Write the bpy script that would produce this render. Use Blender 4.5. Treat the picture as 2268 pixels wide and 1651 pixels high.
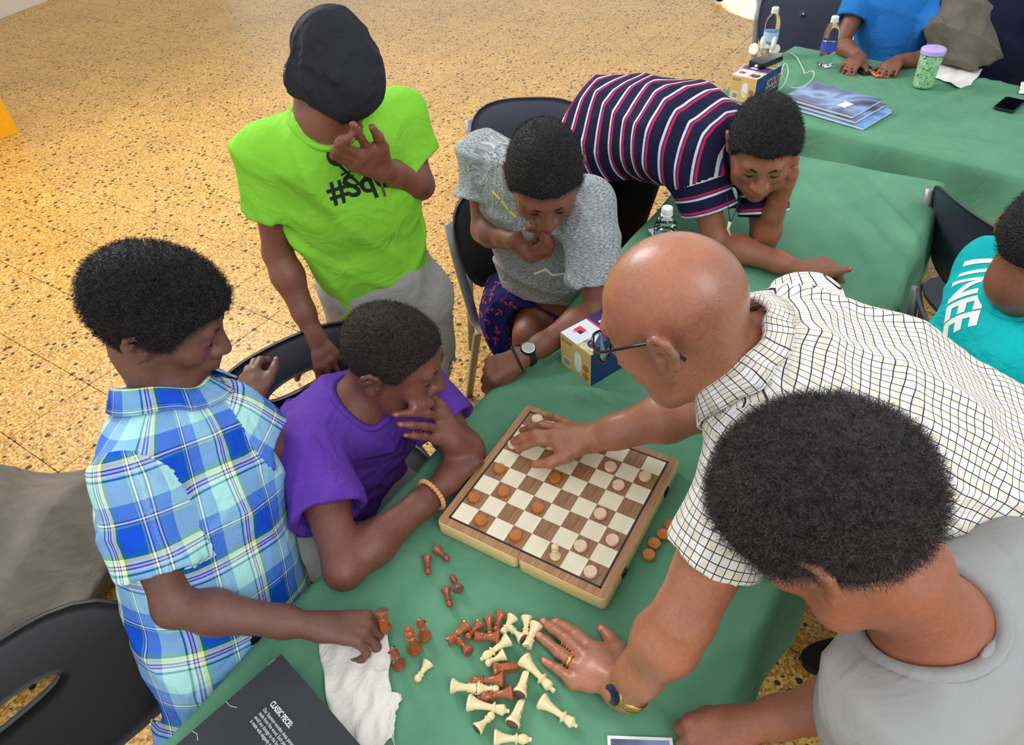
import bpy, bmesh, math, random
import numpy as np
from mathutils import Vector, Matrix
from mathutils.bvhtree import BVHTree
random.seed(7); RNG = np.random.default_rng(7)
for o in list(bpy.data.objects): bpy.data.objects.remove(o)
SC = bpy.context.scene
COL = SC.collection

# ------------------------------------------------------------------ camera
FPX = 1550.0; CX, CY = 1134.0, 825.5; HC = 1.9178
RC = np.array([[0.995847438, -0.091037791, 0.0],
               [-0.061151437, -0.668925527, 0.740809787],
               [-0.067441686, -0.737733529, -0.671714865]])
CAM = np.array([0, 0, HC])
def ray(x, y): return RC @ np.array([(x-CX)/FPX, (y-CY)/FPX, 1.0])
def Z(x, y, z):                       # photo pixel -> the point at height z that it looks at
    d = ray(x, y); return CAM + d*((z-HC)/d[2])
def D(x, y, s):                       # photo pixel -> the point at distance s
    d = ray(x, y); return CAM + d/np.linalg.norm(d)*s
cd = bpy.data.cameras.new('camera'); cam = bpy.data.objects.new('camera', cd); COL.objects.link(cam)
cd.sensor_fit = 'HORIZONTAL'; cd.sensor_width = 36; cd.lens = FPX/2268*36; cd.clip_start = .02; cd.clip_end = 100
M = Matrix.Identity(4)
for i in range(3):
    M[i][0] = RC[i][0]; M[i][1] = -RC[i][1]; M[i][2] = -RC[i][2]; M[i][3] = CAM[i]
cam.matrix_world = M
SC.camera = cam

# ------------------------------------------------------------------ light
vs = SC.view_settings
vs.view_transform = 'Standard'; vs.look = 'None'; vs.gamma = 1; vs.exposure = 0.28
try: vs.use_curve_mapping = False
except Exception: pass
wd = bpy.data.worlds.new('sky'); SC.world = wd; wd.use_nodes = True
wd.node_tree.nodes['Background'].inputs[0].default_value = (0.93, 0.96, 1.0, 1)
wd.node_tree.nodes['Background'].inputs[1].default_value = 0.80
def area(name, loc, target, size, power, col=(1, 1, 1), sy=None):
    l = bpy.data.lights.new(name, 'AREA'); l.energy = power; l.color = col; l.size = size
    if sy: l.shape = 'RECTANGLE'; l.size_y = sy
    o = bpy.data.objects.new(name, l); COL.objects.link(o); o.location = loc
    o.rotation_euler = (Vector(target)-Vector(loc)).to_track_quat('-Z', 'Y').to_euler()
    return o
area('window_light', (-2.6, 4.6, 3.6), (0.1, 1.0, .8), 1.6, 150, (1, .97, .92), 2.2)
area('window_light', (1.3, -1.6, 3.6), (.4, 1.0, .8), 1.6, 45, (.92, .96, 1), 2.0)
sp = bpy.data.lights.new('sun_beam', 'SPOT'); sp.energy = 16000; sp.spot_size = math.radians(9.5); sp.spot_blend = .06; sp.shadow_soft_size = .02
spo = bpy.data.objects.new('sun_beam', sp); COL.objects.link(spo); spo.location = (5.5, 11.5, 6.5)
spo.rotation_euler = (Vector((2.95, 6.95, 0))-Vector((5.5, 11.5, 6.5))).to_track_quat('-Z', 'Y').to_euler()

# ------------------------------------------------------------------ helpers: objects
def lin(r, g, b):
    f = lambda c: (c/255/12.92 if c/255 <= .04045 else ((c/255+.055)/1.055)**2.4)
    return (f(r), f(g), f(b), 1.0)
def tag(o, label=None, cat=None, group=None, kind=None):
    if label: o['label'] = label
    if cat: o['category'] = cat
    if group: o['group'] = group
    if kind: o['kind'] = kind
    return o
def thing(name, label, cat, loc=(0, 0, 0), rz=0, group=None, kind=None):
    o = bpy.data.objects.new(name, None); COL.objects.link(o); o.empty_display_size = .05
    o.location = loc; o.rotation_euler = (0, 0, rz)
    return tag(o, label, cat, group, kind)
def mk(name, V, Fc, mat, parent=None, smooth=False, loc=None, attr=None, fsm=None):
    me = bpy.data.meshes.new(name)
    V = np.asarray(V, dtype=np.float32)
    if isinstance(Fc, np.ndarray):
        n, k = Fc.shape
        me.vertices.add(len(V)); me.vertices.foreach_set('co', V.ravel())
        me.loops.add(n*k); me.loops.foreach_set('vertex_index', Fc.astype(np.int32).ravel())
        me.polygons.add(n); me.polygons.foreach_set('loop_start', np.arange(0, n*k, k, dtype=np.int32))
        me.update(calc_edges=True); me.validate()
    else:
        me.from_pydata([tuple(map(float, v)) for v in V], [], [tuple(map(int, f)) for f in Fc]); me.update()
    if smooth: me.polygons.foreach_set('use_smooth', [True]*len(me.polygons))
    if mat is not None:
        for m in (mat if isinstance(mat, (list, tuple)) else [mat]): me.materials.append(m)
    if attr:
        for k, v in attr.items():
            v = np.asarray(v, dtype=np.float32)
            if v.ndim == 1: a = me.attributes.new(k, 'FLOAT', 'POINT'); a.data.foreach_set('value', v)
            else: a = me.attributes.new(k, 'FLOAT_VECTOR', 'POINT'); a.data.foreach_set('vector', v.ravel())
    o = bpy.data.objects.new(name, me); COL.objects.link(o)
    if parent is not None: o.parent = parent
    if loc is not None: o.location = loc
    return o
class G:                                                   # a bag of vertices and faces
    def __init__(s): s.v = []; s.f = []; s.m = []
    def add(s, V, Fc, mi=0):
        n = len(s.v); s.v += [tuple(map(float, q)) for q in V]; s.f += [tuple(i+n for i in f) for f in Fc]; s.m += [mi]*len(Fc); return s
    def box(s, c, d, rz=0, mi=0, R=None):
        x, y, z = d[0]/2, d[1]/2, d[2]/2
        V = [Vector((sx*x, sy*y, sz*z)) for sz in (-1, 1) for sy in (-1, 1) for sx in (-1, 1)]
        Rm = R if R is not None else Matrix.Rotation(rz, 3, 'Z')
        V = [Rm @ v + Vector(c) for v in V]
        return s.add(V, [(0, 2, 3, 1), (4, 5, 7, 6), (0, 1, 5, 4), (2, 6, 7, 3), (0, 4, 6, 2), (1, 3, 7, 5)], mi)
    def rbox(s, c, d, r, seg=3, er=None, rz=0, mi=0):      # vertical corners rounded r, top/bottom edges er
        x, y, z = d[0]/2, d[1]/2, d[2]/2
        er = min(r*.5, z*.5) if er is None else er
        prof = [(-z, er), (-z+er*.3, er*.3), (-z+er, 0), (z-er, 0), (z-er*.3, er*.3), (z, er)]
        V = []; n = 4*(seg+1)
        for h, ins in prof:
            for q, (sx, sy) in enumerate(((1, 1), (-1, 1), (-1, -1), (1, -1))):
                for i in range(seg+1):
                    a = math.pi/2*(q+i/seg); rr = max(r-ins, .0001)
                    px = sx*(x-r)+rr*math.cos(a); py = sy*(y-r)+rr*math.sin(a)
                    V.append((px*math.cos(rz)-py*math.sin(rz)+c[0], px*math.sin(rz)+py*math.cos(rz)+c[1], h+c[2]))
        Fc = [tuple(range(n-1, -1, -1))]
        for k in range(len(prof)-1):
            for i in range(n): Fc.append((k*n+i, k*n+(i+1) % n, (k+1)*n+(i+1) % n, (k+1)*n+i))
        Fc.append(tuple(range((len(prof)-1)*n, len(prof)*n)))
        return s.add(V, Fc, mi)
    def lathe(s, prof, n=24, c=(0, 0, 0), mi=0, caps=True):
        V = []; Fc = []
        for r, z in prof:
            for i in range(n): V.append((c[0]+r*math.cos(2*math.pi*i/n), c[1]+r*math.sin(2*math.pi*i/n), c[2]+z))
        for k in range(len(prof)-1):
            for i in range(n): Fc.append((k*n+i, k*n+(i+1) % n, (k+1)*n+(i+1) % n, (k+1)*n+i))
        if caps: Fc.append(tuple(range(n-1, -1, -1))); Fc.append(tuple(range((len(prof)-1)*n, len(prof)*n)))
        return s.add(V, Fc, mi)
    def tube(s, pts, r, n=8, closed=False, flat=None, up=None, mi=0):    # flat=(w,h): rectangular-ish bar
        P = [Vector(p) for p in pts]; m = len(P); V = []; Fc = []
        prev = None
        for i in range(m):
            t = (P[(i+1) % m]-P[i-1]) if closed else (P[min(i+1, m-1)]-P[max(i-1, 0)])
            t.normalize()
            if up is not None: a = Vector(up)-t*t.dot(Vector(up))
            elif prev is None: a = t.orthogonal()
            else: a = prev-t*t.dot(prev)
            if a.length < 1e-6: a = t.orthogonal()
            a.normalize(); prev = a; b = t.cross(a)
            rr = r[i] if isinstance(r, (list, tuple)) else r
            for k in range(n):
                g = 2*math.pi*k/n
                if flat: 
                    cx, cy = math.cos(g), math.sin(g); q = max(abs(cx), abs(cy)); p4 = (abs(cx)**4+abs(cy)**4)**.25
                    V.append(P[i]+a*(cx/p4*flat[0])+b*(cy/p4*flat[1]))
                else: V.append(P[i]+a*(math.cos(g)*rr)+b*(math.sin(g)*rr))
        for i in range(m if closed else m-1):
            j = (i+1) % m
            for k in range(n): Fc.append((i*n+k, i*n+(k+1) % n, j*n+(k+1) % n, j*n+k))
        if not closed: Fc.append(tuple(range(n-1, -1, -1))); Fc.append(tuple(range((m-1)*n, m*n)))
        return s.add(V, Fc, mi)
    def prism(s, poly, z0, z1, mi=0):                         # polygon in xy, extruded
        n = len(poly); V = [(x, y, z0) for x, y in poly]+[(x, y, z1) for x, y in poly]
        Fc = [tuple(range(n-1, -1, -1)), tuple(range(n, 2*n))]+[(i, (i+1) % n, n+(i+1) % n, n+i) for i in range(n)]
        return s.add(V, Fc, mi)
    def build(s, name, mat, parent=None, smooth=False, loc=None, rot=None, xf=None):
        V = s.v
        if xf is not None: V = [xf @ Vector(v) for v in V]
        o = mk(name, V, s.f, mat, parent, smooth, loc)
        if any(s.m): o.data.polygons.foreach_set('material_index', s.m)
        if smooth == 'auto':
            o.data.polygons.foreach_set('use_smooth', [True]*len(o.data.polygons))
            o.data.set_sharp_from_angle(angle=math.radians(38))
        if rot is not None: o.rotation_euler = rot
        return o
def dup(o, loc=None, rot=None, parent=None):
    c = o.copy(); COL.objects.link(c); c.parent = parent
    if loc is not None: c.location = loc
    if rot is not None: c.rotation_euler = rot
    for ch in o.children: dup(ch, None, None, c)
    return c

# ------------------------------------------------------------------ helpers: materials
def nodes(name):
    m = bpy.data.materials.new(name); m.use_nodes = True; nt = m.node_tree
    return m, nt, nt.nodes['Principled BSDF']
class N:
    def __init__(s, nt): s.nt = nt
    def new(s, t, **kw):
        n = s.nt.nodes.new(t)
        for k, v in kw.items():
            if k.startswith('i_'): n.inputs[int(k[2:])].default_value = v
            else: setattr(n, k, v)
        return n
    def l(s, a, b): s.nt.links.new(a, b)
    def math(s, op, a, b=None, c=None):
        n = s.nt.nodes.new('ShaderNodeMath'); n.operation = op
        for i, v in enumerate((a, b, c)):
            if v is None: continue
            if hasattr(v, 'is_linked') or hasattr(v, 'links'): s.l(v, n.inputs[i])
            else: n.inputs[i].default_value = v
        return n.outputs[0]
    def ramp(s, fac, stops, interp='LINEAR'):
        n = s.nt.nodes.new('ShaderNodeValToRGB'); r = n.color_ramp; r.interpolation = interp
        while len(r.elements) > 1: r.elements.remove(r.elements[0])
        r.elements[0].position = stops[0][0]; r.elements[0].color = stops[0][1]
        for p, c in stops[1:]:
            e = r.elements.new(p); e.color = c
        s.l(fac, n.inputs[0]); return n.outputs[0]
    def mix(s, fac, a, b, mode='MIX'):
        n = s.nt.nodes.new('ShaderNodeMix'); n.data_type = 'RGBA'; n.blend_type = mode
        for i, v in ((0, fac), (6, a), (7, b)):
            if hasattr(v, 'links'): s.l(v, n.inputs[i])
            else: n.inputs[i].default_value = v
        return n.outputs[2]
    def noise(s, vec, scale, detail=3, rough=.55, out=0, dist=0):
        n = s.nt.nodes.new('ShaderNodeTexNoise'); n.inputs['Scale'].default_value = scale; n.inputs['Detail'].default_value = detail
        n.inputs['Roughness'].default_value = rough; n.inputs['Distortion'].default_value = dist
        if vec is not None: s.l(vec, n.inputs['Vector'])
        return n.outputs[out]
    def bump(s, h, strength, dist, bsdf, prev=None):
        n = s.nt.nodes.new('ShaderNodeBump'); n.inputs['Strength'].default_value = strength; n.inputs['Distance'].default_value = dist
        s.l(h, n.inputs['Height'])
        if prev is not None: s.l(prev, n.inputs['Normal'])
        if bsdf is not None: s.l(n.outputs[0], bsdf.inputs['Normal'])
        return n.outputs[0]
    def obj(s): return s.nt.nodes.new('ShaderNodeTexCoord').outputs['Object']
    def geo(s): return s.nt.nodes.new('ShaderNodeNewGeometry').outputs['Position']
    def attr(s, name, out='Vector'):
        n = s.nt.nodes.new('ShaderNodeAttribute'); n.attribute_name = name; return n.outputs[out]
    def sep(s, v):
        n = s.nt.nodes.new('ShaderNodeSeparateXYZ'); s.l(v, n.inputs[0]); return n.outputs
    def comb(s, *a):
        n = s.nt.nodes.new('ShaderNodeCombineXYZ')
        for i, v in enumerate(a):
            if hasattr(v, 'links'): s.l(v, n.inputs[i])
            else: n.inputs[i].default_value = v
        return n.outputs[0]
def plain(name, col, rough=.5, metal=0, bump=0, bscale=200, vary=.0, vscale=20, spec=None, coat=0, trans=0, ior=None):
    m, nt, b = nodes(name); n = N(nt)
    b.inputs['Base Color'].default_value = col; b.inputs['Roughness'].default_value = rough; b.inputs['Metallic'].default_value = metal
    if spec is not None: b.inputs['Specular IOR Level'].default_value = spec
    if coat: b.inputs['Coat Weight'].default_value = coat
    if trans: b.inputs['Transmission Weight'].default_value = trans
    if ior: b.inputs['IOR'].default_value = ior
    if vary:
        f = n.noise(n.obj(), vscale, 4)
        c2 = tuple(c*(1-vary) for c in col[:3])+(1,); c1 = tuple(min(1, c*(1+vary)) for c in col[:3])+(1,)
        n.l(n.ramp(f, [(.3, c2), (.7, c1)]), b.inputs['Base Color'])
    if bump: n.bump(n.noise(n.obj(), bscale, 3), bump, .002, b)
    return m
# ------------------------------------------------------------------ helpers: bodies and cloth as smooth implicit surfaces
def nrm(v): v = np.asarray(v, float); return v/max(np.linalg.norm(v), 1e-9)
def smin(a, b, k):
    if k <= 0: return np.minimum(a, b)
    h = np.maximum(k-np.abs(a-b), 0)/k; return np.minimum(a, b)-h*h*k*.25
def lerp(a, b, t): return np.asarray(a, float)*(1-t)+np.asarray(b, float)*t
class Fld:
    def __init__(s): s.p = []; s.disp = None
    def _add(s, fn, c, r, k, op, tg): s.p.append((fn, np.asarray(c, np.float32), float(r), k, op, tg)); return s
    def cone(s, a, b, ra, rb=None, k=.015, op='u', tg=0):
        a = np.asarray(a, np.float32); b = np.asarray(b, np.float32); rb = ra if rb is None else rb
        ba = b-a; L2 = max(float(ba@ba), 1e-9)
        def fn(P):
            q = P-a; h = np.clip(q@ba/L2, 0, 1); q = q-h[:, None]*ba
            return np.sqrt(np.einsum('ij,ij->i', q, q))-(ra+(rb-ra)*h)
        return s._add(fn, (a+b)/2, math.sqrt(L2)/2+max(ra, rb), k, op, tg)
    def fcone(s, a, b, ra, rb, k=.015, op='u', tg=0):          # cone with a flat far end
        a = np.asarray(a, np.float32); b = np.asarray(b, np.float32); ba = b-a; L = float(np.linalg.norm(ba)); ax = ba/L
        def fn(P):
            q = P-a; z = q@ax; h = np.clip(z/L, 0, 1); q = q-(h*L)[:, None]*ax
            return np.maximum(np.sqrt(np.einsum('ij,ij->i', q, q))-(ra+(rb-ra)*h), z-L)
        return s._add(fn, (a+b)/2, L/2+max(ra, rb), k, op, tg)
    def chain(s, pts, rs, k=.015, op='u', tg=0):
        for i in range(len(pts)-1): s.cone(pts[i], pts[i+1], rs[i], rs[i+1], k, op, tg)
        return s
    def ball(s, c, r, k=.015, op='u', tg=0): return s.cone(c, np.asarray(c)+1e-4, r, r, k, op, tg)
    def ell(s, c, r, R=None, k=.015, op='u', tg=0):          # R: columns are the axes
        c = np.asarray(c, np.float32); r = np.asarray(r, np.float32); R = np.eye(3, dtype=np.float32) if R is None else np.asarray(R, np.float32)
        def fn(P):
            q = (P-c)@R; a = q/r; b = a/r
            k0 = np.sqrt(np.einsum('ij,ij->i', a, a)); k1 = np.sqrt(np.einsum('ij,ij->i', b, b))
            return k0*(k0-1)/np.maximum(k1, 1e-6)
        return s._add(fn, c, float(r.max()), k, op, tg)
    def ecap(s, a, b, sa, sb, lat, k=.03, op='u', tg=0, end=.9, pw=2.3):
        a = np.asarray(a, np.float32); b = np.asarray(b, np.float32); ax = b-a; L = float(np.linalg.norm(ax)); ax = ax/L
        lat = np.asarray(lat, float); lat = nrm(lat-ax*(lat@ax)).astype(np.float32); dep = np.cross(ax, lat).astype(np.float32)
        def fn(P):
            q = P-a; z = q@ax; h = np.clip(z/L, 0, 1); x = np.abs(q@lat); y = np.abs(q@dep)
            w = sa[0]+(sb[0]-sa[0])*h; d = sa[1]+(sb[1]-sa[1])*h; m = np.minimum(w, d)
            e = np.abs(z-h*L)/(m*end)
            rr = ((x/w)**pw+(y/d)**pw+e**pw)**(1/pw)
            return (rr-1)*m
        return s._add(fn, (a+b)/2, L/2+max(*sa, *sb), k, op, tg)
    def cut(s, c, n, r, k=.004):                              # remove the half space (p-c).n>0 inside a ball of radius r
        c = np.asarray(c, np.float32); n = nrm(n).astype(np.float32)
        def fn(P):
            q = P-c; return np.maximum(-(q@n), np.sqrt(np.einsum('ij,ij->i', q, q))-r)
        return s._add(fn, c, r, k, 's', 0)
    def ev(s, P, idx=None):
        d = None
        for i in (range(len(s.p)) if idx is None else idx):
            fn, c, r, k, op, tg = s.p[i]
            if op == 'u':
                v = fn(P); d = v if d is None else smin(d, v, k)
            elif d is not None:
                v = fn(P); d = -smin(-d, v, k)
        if d is None: d = np.full(len(P), 9.0, np.float32)
        if s.disp is not None: d = d+s.disp(P)
        return d
    def near(s, P, only=None):                                # index of the closest union primitive
        best = np.full(len(P), 1e9); idx = np.zeros(len(P), int)
        for i, (fn, c, r, k, op, tg) in enumerate(s.p):
            if op != 'u' or (only is not None and not only(tg)): continue
            v = fn(P); m = v < best; best[m] = v[m]; idx[m] = i
        return idx
    def tags(s, P):
        t = np.array([p[5] for p in s.p], float); return t[s.near(P)]
    def mesh(s, h):
        us = [p for p in s.p if p[4] == 'u']
        lo = np.min([p[1]-p[2] for p in us], 0)-.03; hi = np.max([p[1]+p[2] for p in us], 0)+.03
        B = 8; bs = B*h; S = 4; ss = S*bs
        ns = np.ceil((hi-lo)/ss).astype(int)
        sg = np.stack(np.meshgrid(*[np.arange(k) for k in ns], indexing='ij'), -1).reshape(-1, 3)
        sc = (lo+(sg+.5)*ss).astype(np.float32); rad = ss*.8661
        PD = np.stack([p[0](sc) for p in s.p], 1); isu = np.array([p[4] == 'u' for p in s.p]); ks = np.array([p[3] for p in s.p])
        dm = PD[:, isu].min(1)
        keep = np.where(dm < rad+.04)[0]
        og = np.stack(np.meshgrid(*[np.arange(S)]*3, indexing='ij'), -1).reshape(-1, 3)
        ng = np.stack(np.meshgrid(*[np.arange(B+1)]*3, indexing='ij'), -1).reshape(-1, 3)
        e = [(0, 1, 0, 0), ]
        cellk = []; cellp = []; quads = []
        lo32 = lo.astype(np.float32); K = 1 << 20
        def key(c): return (c[:, 0].astype(np.int64)*K+c[:, 1])*K+c[:, 2]
        for q in keep:
            idx = [i for i in range(len(s.p)) if (PD[q, i] < min(max(dm[q], -rad), rad)+2*rad+ks[i]+.01 if isu[i] else PD[q, i] < rad+ks[i]+.01)]
            bl = sg[q]*S+og
            bc = (lo+(bl+.5)*bs).astype(np.float32)
            d = s.ev(bc, idx); bl = bl[np.abs(d) < bs*.8661*1.25+.012]
            if not len(bl): continue
            nd = bl[:, None, :]*B+ng[None]
            P = lo32+nd.reshape(-1, 3).astype(np.float32)*h
            v = s.ev(P, idx).reshape(len(bl), B+1, B+1, B+1)
            ins = v < 0
            cs = np.zeros((len(bl), B, B, B), int)
            for dx in (0, 1):
                for dy in (0, 1):
                    for dz in (0, 1): cs += ins[:, dx:dx+B, dy:dy+B, dz:dz+B]
            act = np.argwhere((cs > 0) & (cs < 8))
            if not len(act): continue
            bi, ci = act[:, 0], act[:, 1:]
            acc = np.zeros((len(act), 3)); cnt = np.zeros(len(act))
            for ax in range(3):
                o1, o2 = [a for a in range(3) if a != ax]
                for u in (0, 1):
                    for w in (0, 1):
                        c0 = ci.copy(); c0[:, o1] += u; c0[:, o2] += w; c1 = c0.copy(); c1[:, ax] += 1
                        va = v[bi, c0[:, 0], c0[:, 1], c0[:, 2]]; vb = v[bi, c1[:, 0], c1[:, 1], c1[:, 2]]
                        m = (va < 0) != (vb < 0); t = np.where(m, va/np.where(m, va-vb, 1), 0)
                        pt = (c0-ci).astype(float); pt[:, ax] += t
                        acc[m] += pt[m]; cnt[m] += 1
            gc = bl[bi]*B+ci
            cellk.append(key(gc)); cellp.append(lo+(gc+acc/cnt[:, None])*h)
            for ax in range(3):
                sl0 = [slice(None)]+[slice(0, B)]*3; sl1 = list(sl0); sl1[ax+1] = slice(1, B+1)
                a, b = ins[tuple(sl0)], ins[tuple(sl1)]
                for flip, mm in ((0, a & ~b), (1, b & ~a)):
                    w = np.argwhere(mm)
                    if not len(w): continue
                    g = bl[w[:, 0]]*B+w[:, 1:]
                    o1, o2 = (ax+1) % 3, (ax+2) % 3
                    qs = []
                    for u, t in ((-1, -1), (0, -1), (0, 0), (-1, 0)):
                        c = g.copy(); c[:, o1] += u; c[:, o2] += t; qs.append(key(c))
                    if flip: qs = qs[::-1]
                    quads.append(np.stack(qs, 1))
        ck = np.concatenate(cellk); cp = np.concatenate(cellp); qd = np.concatenate(quads)
        o = np.argsort(ck); ck = ck[o]; cp = cp[o]
        ck, ui = np.unique(ck, return_index=True); cp = cp[ui]
        ix = np.searchsorted(ck, qd); ix = np.minimum(ix, len(ck)-1)
        ok = (ck[ix] == qd).all(1)
        return cp, ix[ok]
def smooth_mesh(V, Fq, it=1, lam=.5):
    n = len(V)
    for _ in range(it):
        acc = np.zeros_like(V); cnt = np.zeros(n)
        for a, b in ((0, 1), (1, 2), (2, 3), (3, 0)):
            np.add.at(acc, Fq[:, a], V[Fq[:, b]]); np.add.at(acc, Fq[:, b], V[Fq[:, a]])
            np.add.at(cnt, Fq[:, a], 1); np.add.at(cnt, Fq[:, b], 1)
        V = V*(1-lam)+lam*acc/np.maximum(cnt, 1)[:, None]
    return V
def vnormals(V, Fq):
    a = V[Fq[:, 2]]-V[Fq[:, 0]]; b = V[Fq[:, 3]]-V[Fq[:, 1]]; fn = np.cross(a, b)
    n = np.zeros_like(V)
    for i in range(4): np.add.at(n, Fq[:, i], fn)
    return n/np.maximum(np.linalg.norm(n, axis=1), 1e-12)[:, None]
def frame(f, u):                                             # columns: right, forward, up
    f = nrm(f); r = nrm(np.cross(f, u)); return np.stack([r, f, np.cross(r, f)], 1)

def head_field(F, c, f, u, s=1.0, k=.012, ears=True, mouth=1.0):
    R = frame(f, u); c = np.asarray(c, float)
    L = lambda *p: c+R@(np.array(p)*s)
    E = lambda p, r, kk=.02, tg=0, op='u', R2=None: F.ell(L(*p), np.array(r)*s, R if R2 is None else R@R2, kk*s, op, tg)
    E((0, -.016, .030), (.075, .094, .088))
    E((0, .018, .028), (.066, .070, .070), .02)
    E((0, .026, -.032), (.060, .062, .082), .03)
    F.chain([L(-.056, .0, -.045), L(-.044, .03, -.085), L(0, .068, -.103), L(.044, .03, -.085), L(.056, .0, -.045)], [.018*s, .018*s, .018*s, .018*s, .018*s], .03*s)
    for x in (-1, 1): E((x*.042, .058, -.024), (.022, .022, .020), .025)
    F.cone(L(-.036, .080, .026), L(.036, .080, .026), .011*s, .011*s, .018*s)
    for x in (-1, 1): F.ball(L(x*.032, .099, .004), .013*s, .016*s, 's')
    for x in (-1, 1): E((x*.031, .0765, .004), (.0155, .0125, .0125), .003, 2)
    F.cone(L(0, .090, .014), L(0, .108, -.030), .0075*s, .0145*s, .012*s)
    for x in (-1, 1): F.ball(L(x*.0155, .097, -.035), .0105*s, .008*s)
    for x in (-1, 1): F.ball(L(x*.008, .105, -.046), .0045*s, .003*s, 's')
    E((0, .078, -.066), (.030, .020, .022), .02)
    F.chain([L(-.025, .086, -.069), L(-.008, .099, -.0625), L(.008, .099, -.0625), L(.025, .086, -.069)], [.0045*s, .0085*s, .0085*s, .0045*s], .006*s, 'u', 1)
    F.chain([L(-.023, .086, -.073), L(0, .098, -.079), L(.023, .086, -.073)], [.0045*s, .0095*s, .0045*s], .006*s, 'u', 1)
    if ears:
        for x in (-1, 1):
            o = lambda a, b, out=0: L(x*(.076+out-.12*max(0, -(b))*0), -.016+a, -.006+b)
            F.cone(o(.006, .014, .0), o(.008, -.016, .0), .013*s, .010*s, .012*s)
            rim = [o(.010, .012, .006), o(.006, .026, .012), o(-.008, .032, .016), o(-.020, .022, .018), o(-.022, .004, .016), o(-.013, -.014, .011), o(.002, -.026, .008)]
            F.chain(rim, [.0045*s, .005*s, .0055*s, .0055*s, .0055*s, .006*s, .0075*s], .004*s)
            F.chain([o(-.002, .016, .008), o(-.012, .006, .012), o(-.006, -.010, .010)], [.006*s, .006*s, .006*s], .006*s)
            F.ball(o(.001, -.001, .017), .0085*s, .006*s, 's')
            F.ball(o(.010, -.004, .009), .0055*s, .004*s)
    return R, L
def hand_field(F, w, f, d, thumb, s=1.0, curl=None, spread=None, th=None, chains=None, tchain=None, k=.008):
    """w wrist, f finger direction, d back of hand, thumb=+1/-1 along f x d"""
    w = np.asarray(w, float); f = nrm(f); d = nrm(np.asarray(d)-f*np.dot(d, f)); l = np.cross(f, d)*thumb
    offs = [.030, .010, -.011, -.031]; base = [.088, .092, .087, .078]
    ln = [(.044, .027, .022), (.049, .031, .023), (.045, .029, .022), (.035, .021, .019)]
    rr = [.0093, .0096, .0090, .0079]
    curl = curl or [(.2, .3, .2)]*4
    if isinstance(curl[0], (int, float)): curl = [tuple(curl)]*4
    spread = spread or [.10, .02, -.06, -.16]
    kn = []; tips = []
    for i in range(4):
        if chains is not None: pts = [np.asarray(p, float) for p in chains[i]]
        else:
            b = w+f*base[i]*s+l*offs[i]*s+d*.004*s
            ang = 0; pts = [b]; dr0 = nrm(f+l*spread[i])
            for j in range(3):
                ang += curl[i][j]; dr = dr0*math.cos(ang)-d*math.sin(ang)
                pts.append(pts[-1]+dr*ln[i][j]*s)
        r = rr[i]*s
        F.chain(pts, [r*1.08, r*1.02, r*.95, r*.82], .005*s)
        e = pts[-1]-pts[-2]; e = nrm(e); nd = nrm(d-e*np.dot(d, e)) if abs(np.dot(d, e)) < .95 else nrm(np.cross(e, l))
        if chains is None and np.dot(nd, d) < 0 and False: nd = -nd
        F.ell(pts[-1]-e*.002*s+nd*r*.66, (r*.62, .0065*s, r*.32), np.stack([np.cross(e, nd), e, nd], 1), .001, 'u', 3)
        F.cone(w+l*offs[i]*.55*s+f*.012*s, pts[0], .0155*s, r*1.22, .014*s)
        kn.append(pts[0]); tips.append(pts)
    F.cone((kn[0]*.7+w*.3), (kn[3]*.7+w*.3), .0125*s, .0105*s, .016*s)
    F.cone(w-f*.004, w+f*.02*s, .021*s, .019*s, .02*s)
    if tchain is not None: tp = [np.asarray(p, float) for p in tchain]
    else:
        a, b2, bend = th if th else (.75, .25, .25)      # splay angle, towards palm, joint bend
        b0 = w+f*.022*s+l*.022*s-d*.006*s
        dr = nrm(f*math.cos(a)+l*math.sin(a)-d*b2); tp = [b0]
        for j, q in enumerate((.044, .034, .027)):
            tp.append(tp[-1]+dr*q*s); dr = nrm(dr*math.cos(bend)+(f*.8-l*.5)*math.sin(bend))
    F.chain(tp, [.0165*s, .0125*s, .0105*s, .0085*s], .009*s)
    e = nrm(tp[-1]-tp[-2]); nd = d+l*.5; nd = nrm(nd-e*np.dot(nd, e)); r = .0095*s
    F.ell(tp[-1]-e*.002*s+nd*r*.6, (r*.7, .008*s, r*.35), np.stack([np.cross(e, nd), e, nd], 1), .001, 'u', 3)
    F.cone(w+l*.006*s, (tp[1]*.5+kn[0]*.5+w*0), .012*s, .009*s, .02*s)
    return tips, tp
# ------------------------------------------------------------------ people
HZ = [(-.20, -.062), (-.10, -.060), (-.06, -.056), (-.035, -.030), (-.015, .006), (.012, .006), (.03, .008), (.042, .036), (.058, .060), (.08, .072), (.2, .080)]
def hair_field(F, c, R, s, t, line=HZ, back=0, low=0.0):
    c = np.asarray(c, np.float32); R32 = R.astype(np.float32)
    ys = np.array([a for a, b in line]); zs = np.array([b for a, b in line])+low
    e1 = (np.array([0, -.016-back*.5, .030]), np.array([.075+t*.92, .094+t*.9+back*.5, .088+t]))
    e2 = (np.array([0, .018, .028]), np.array([.066+t, .070+t, .070+t]))
    def el(q, e):
        a = (q-e[0])/e[1]; b = a/e[1]; k0 = np.linalg.norm(a, axis=1); k1 = np.linalg.norm(b, axis=1); return k0*(k0-1)/np.maximum(k1, 1e-6)
    def fn(P):
        q = ((P-c)@R32)/s
        d = smin(el(q, e1), el(q, e2), .03)
        taper = np.interp(q[:, 2], [-.07, .05], [t*.65, 0])
        return (-smin(-(d+taper), -(np.interp(q[:, 1], ys, zs)-q[:, 2])*.75, .006)*s).astype(np.float32)
    F._add(fn, c+R32@np.array([0, 0, .03], np.float32)*s, (.13+t)*s, 0, 'u', 0)
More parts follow.
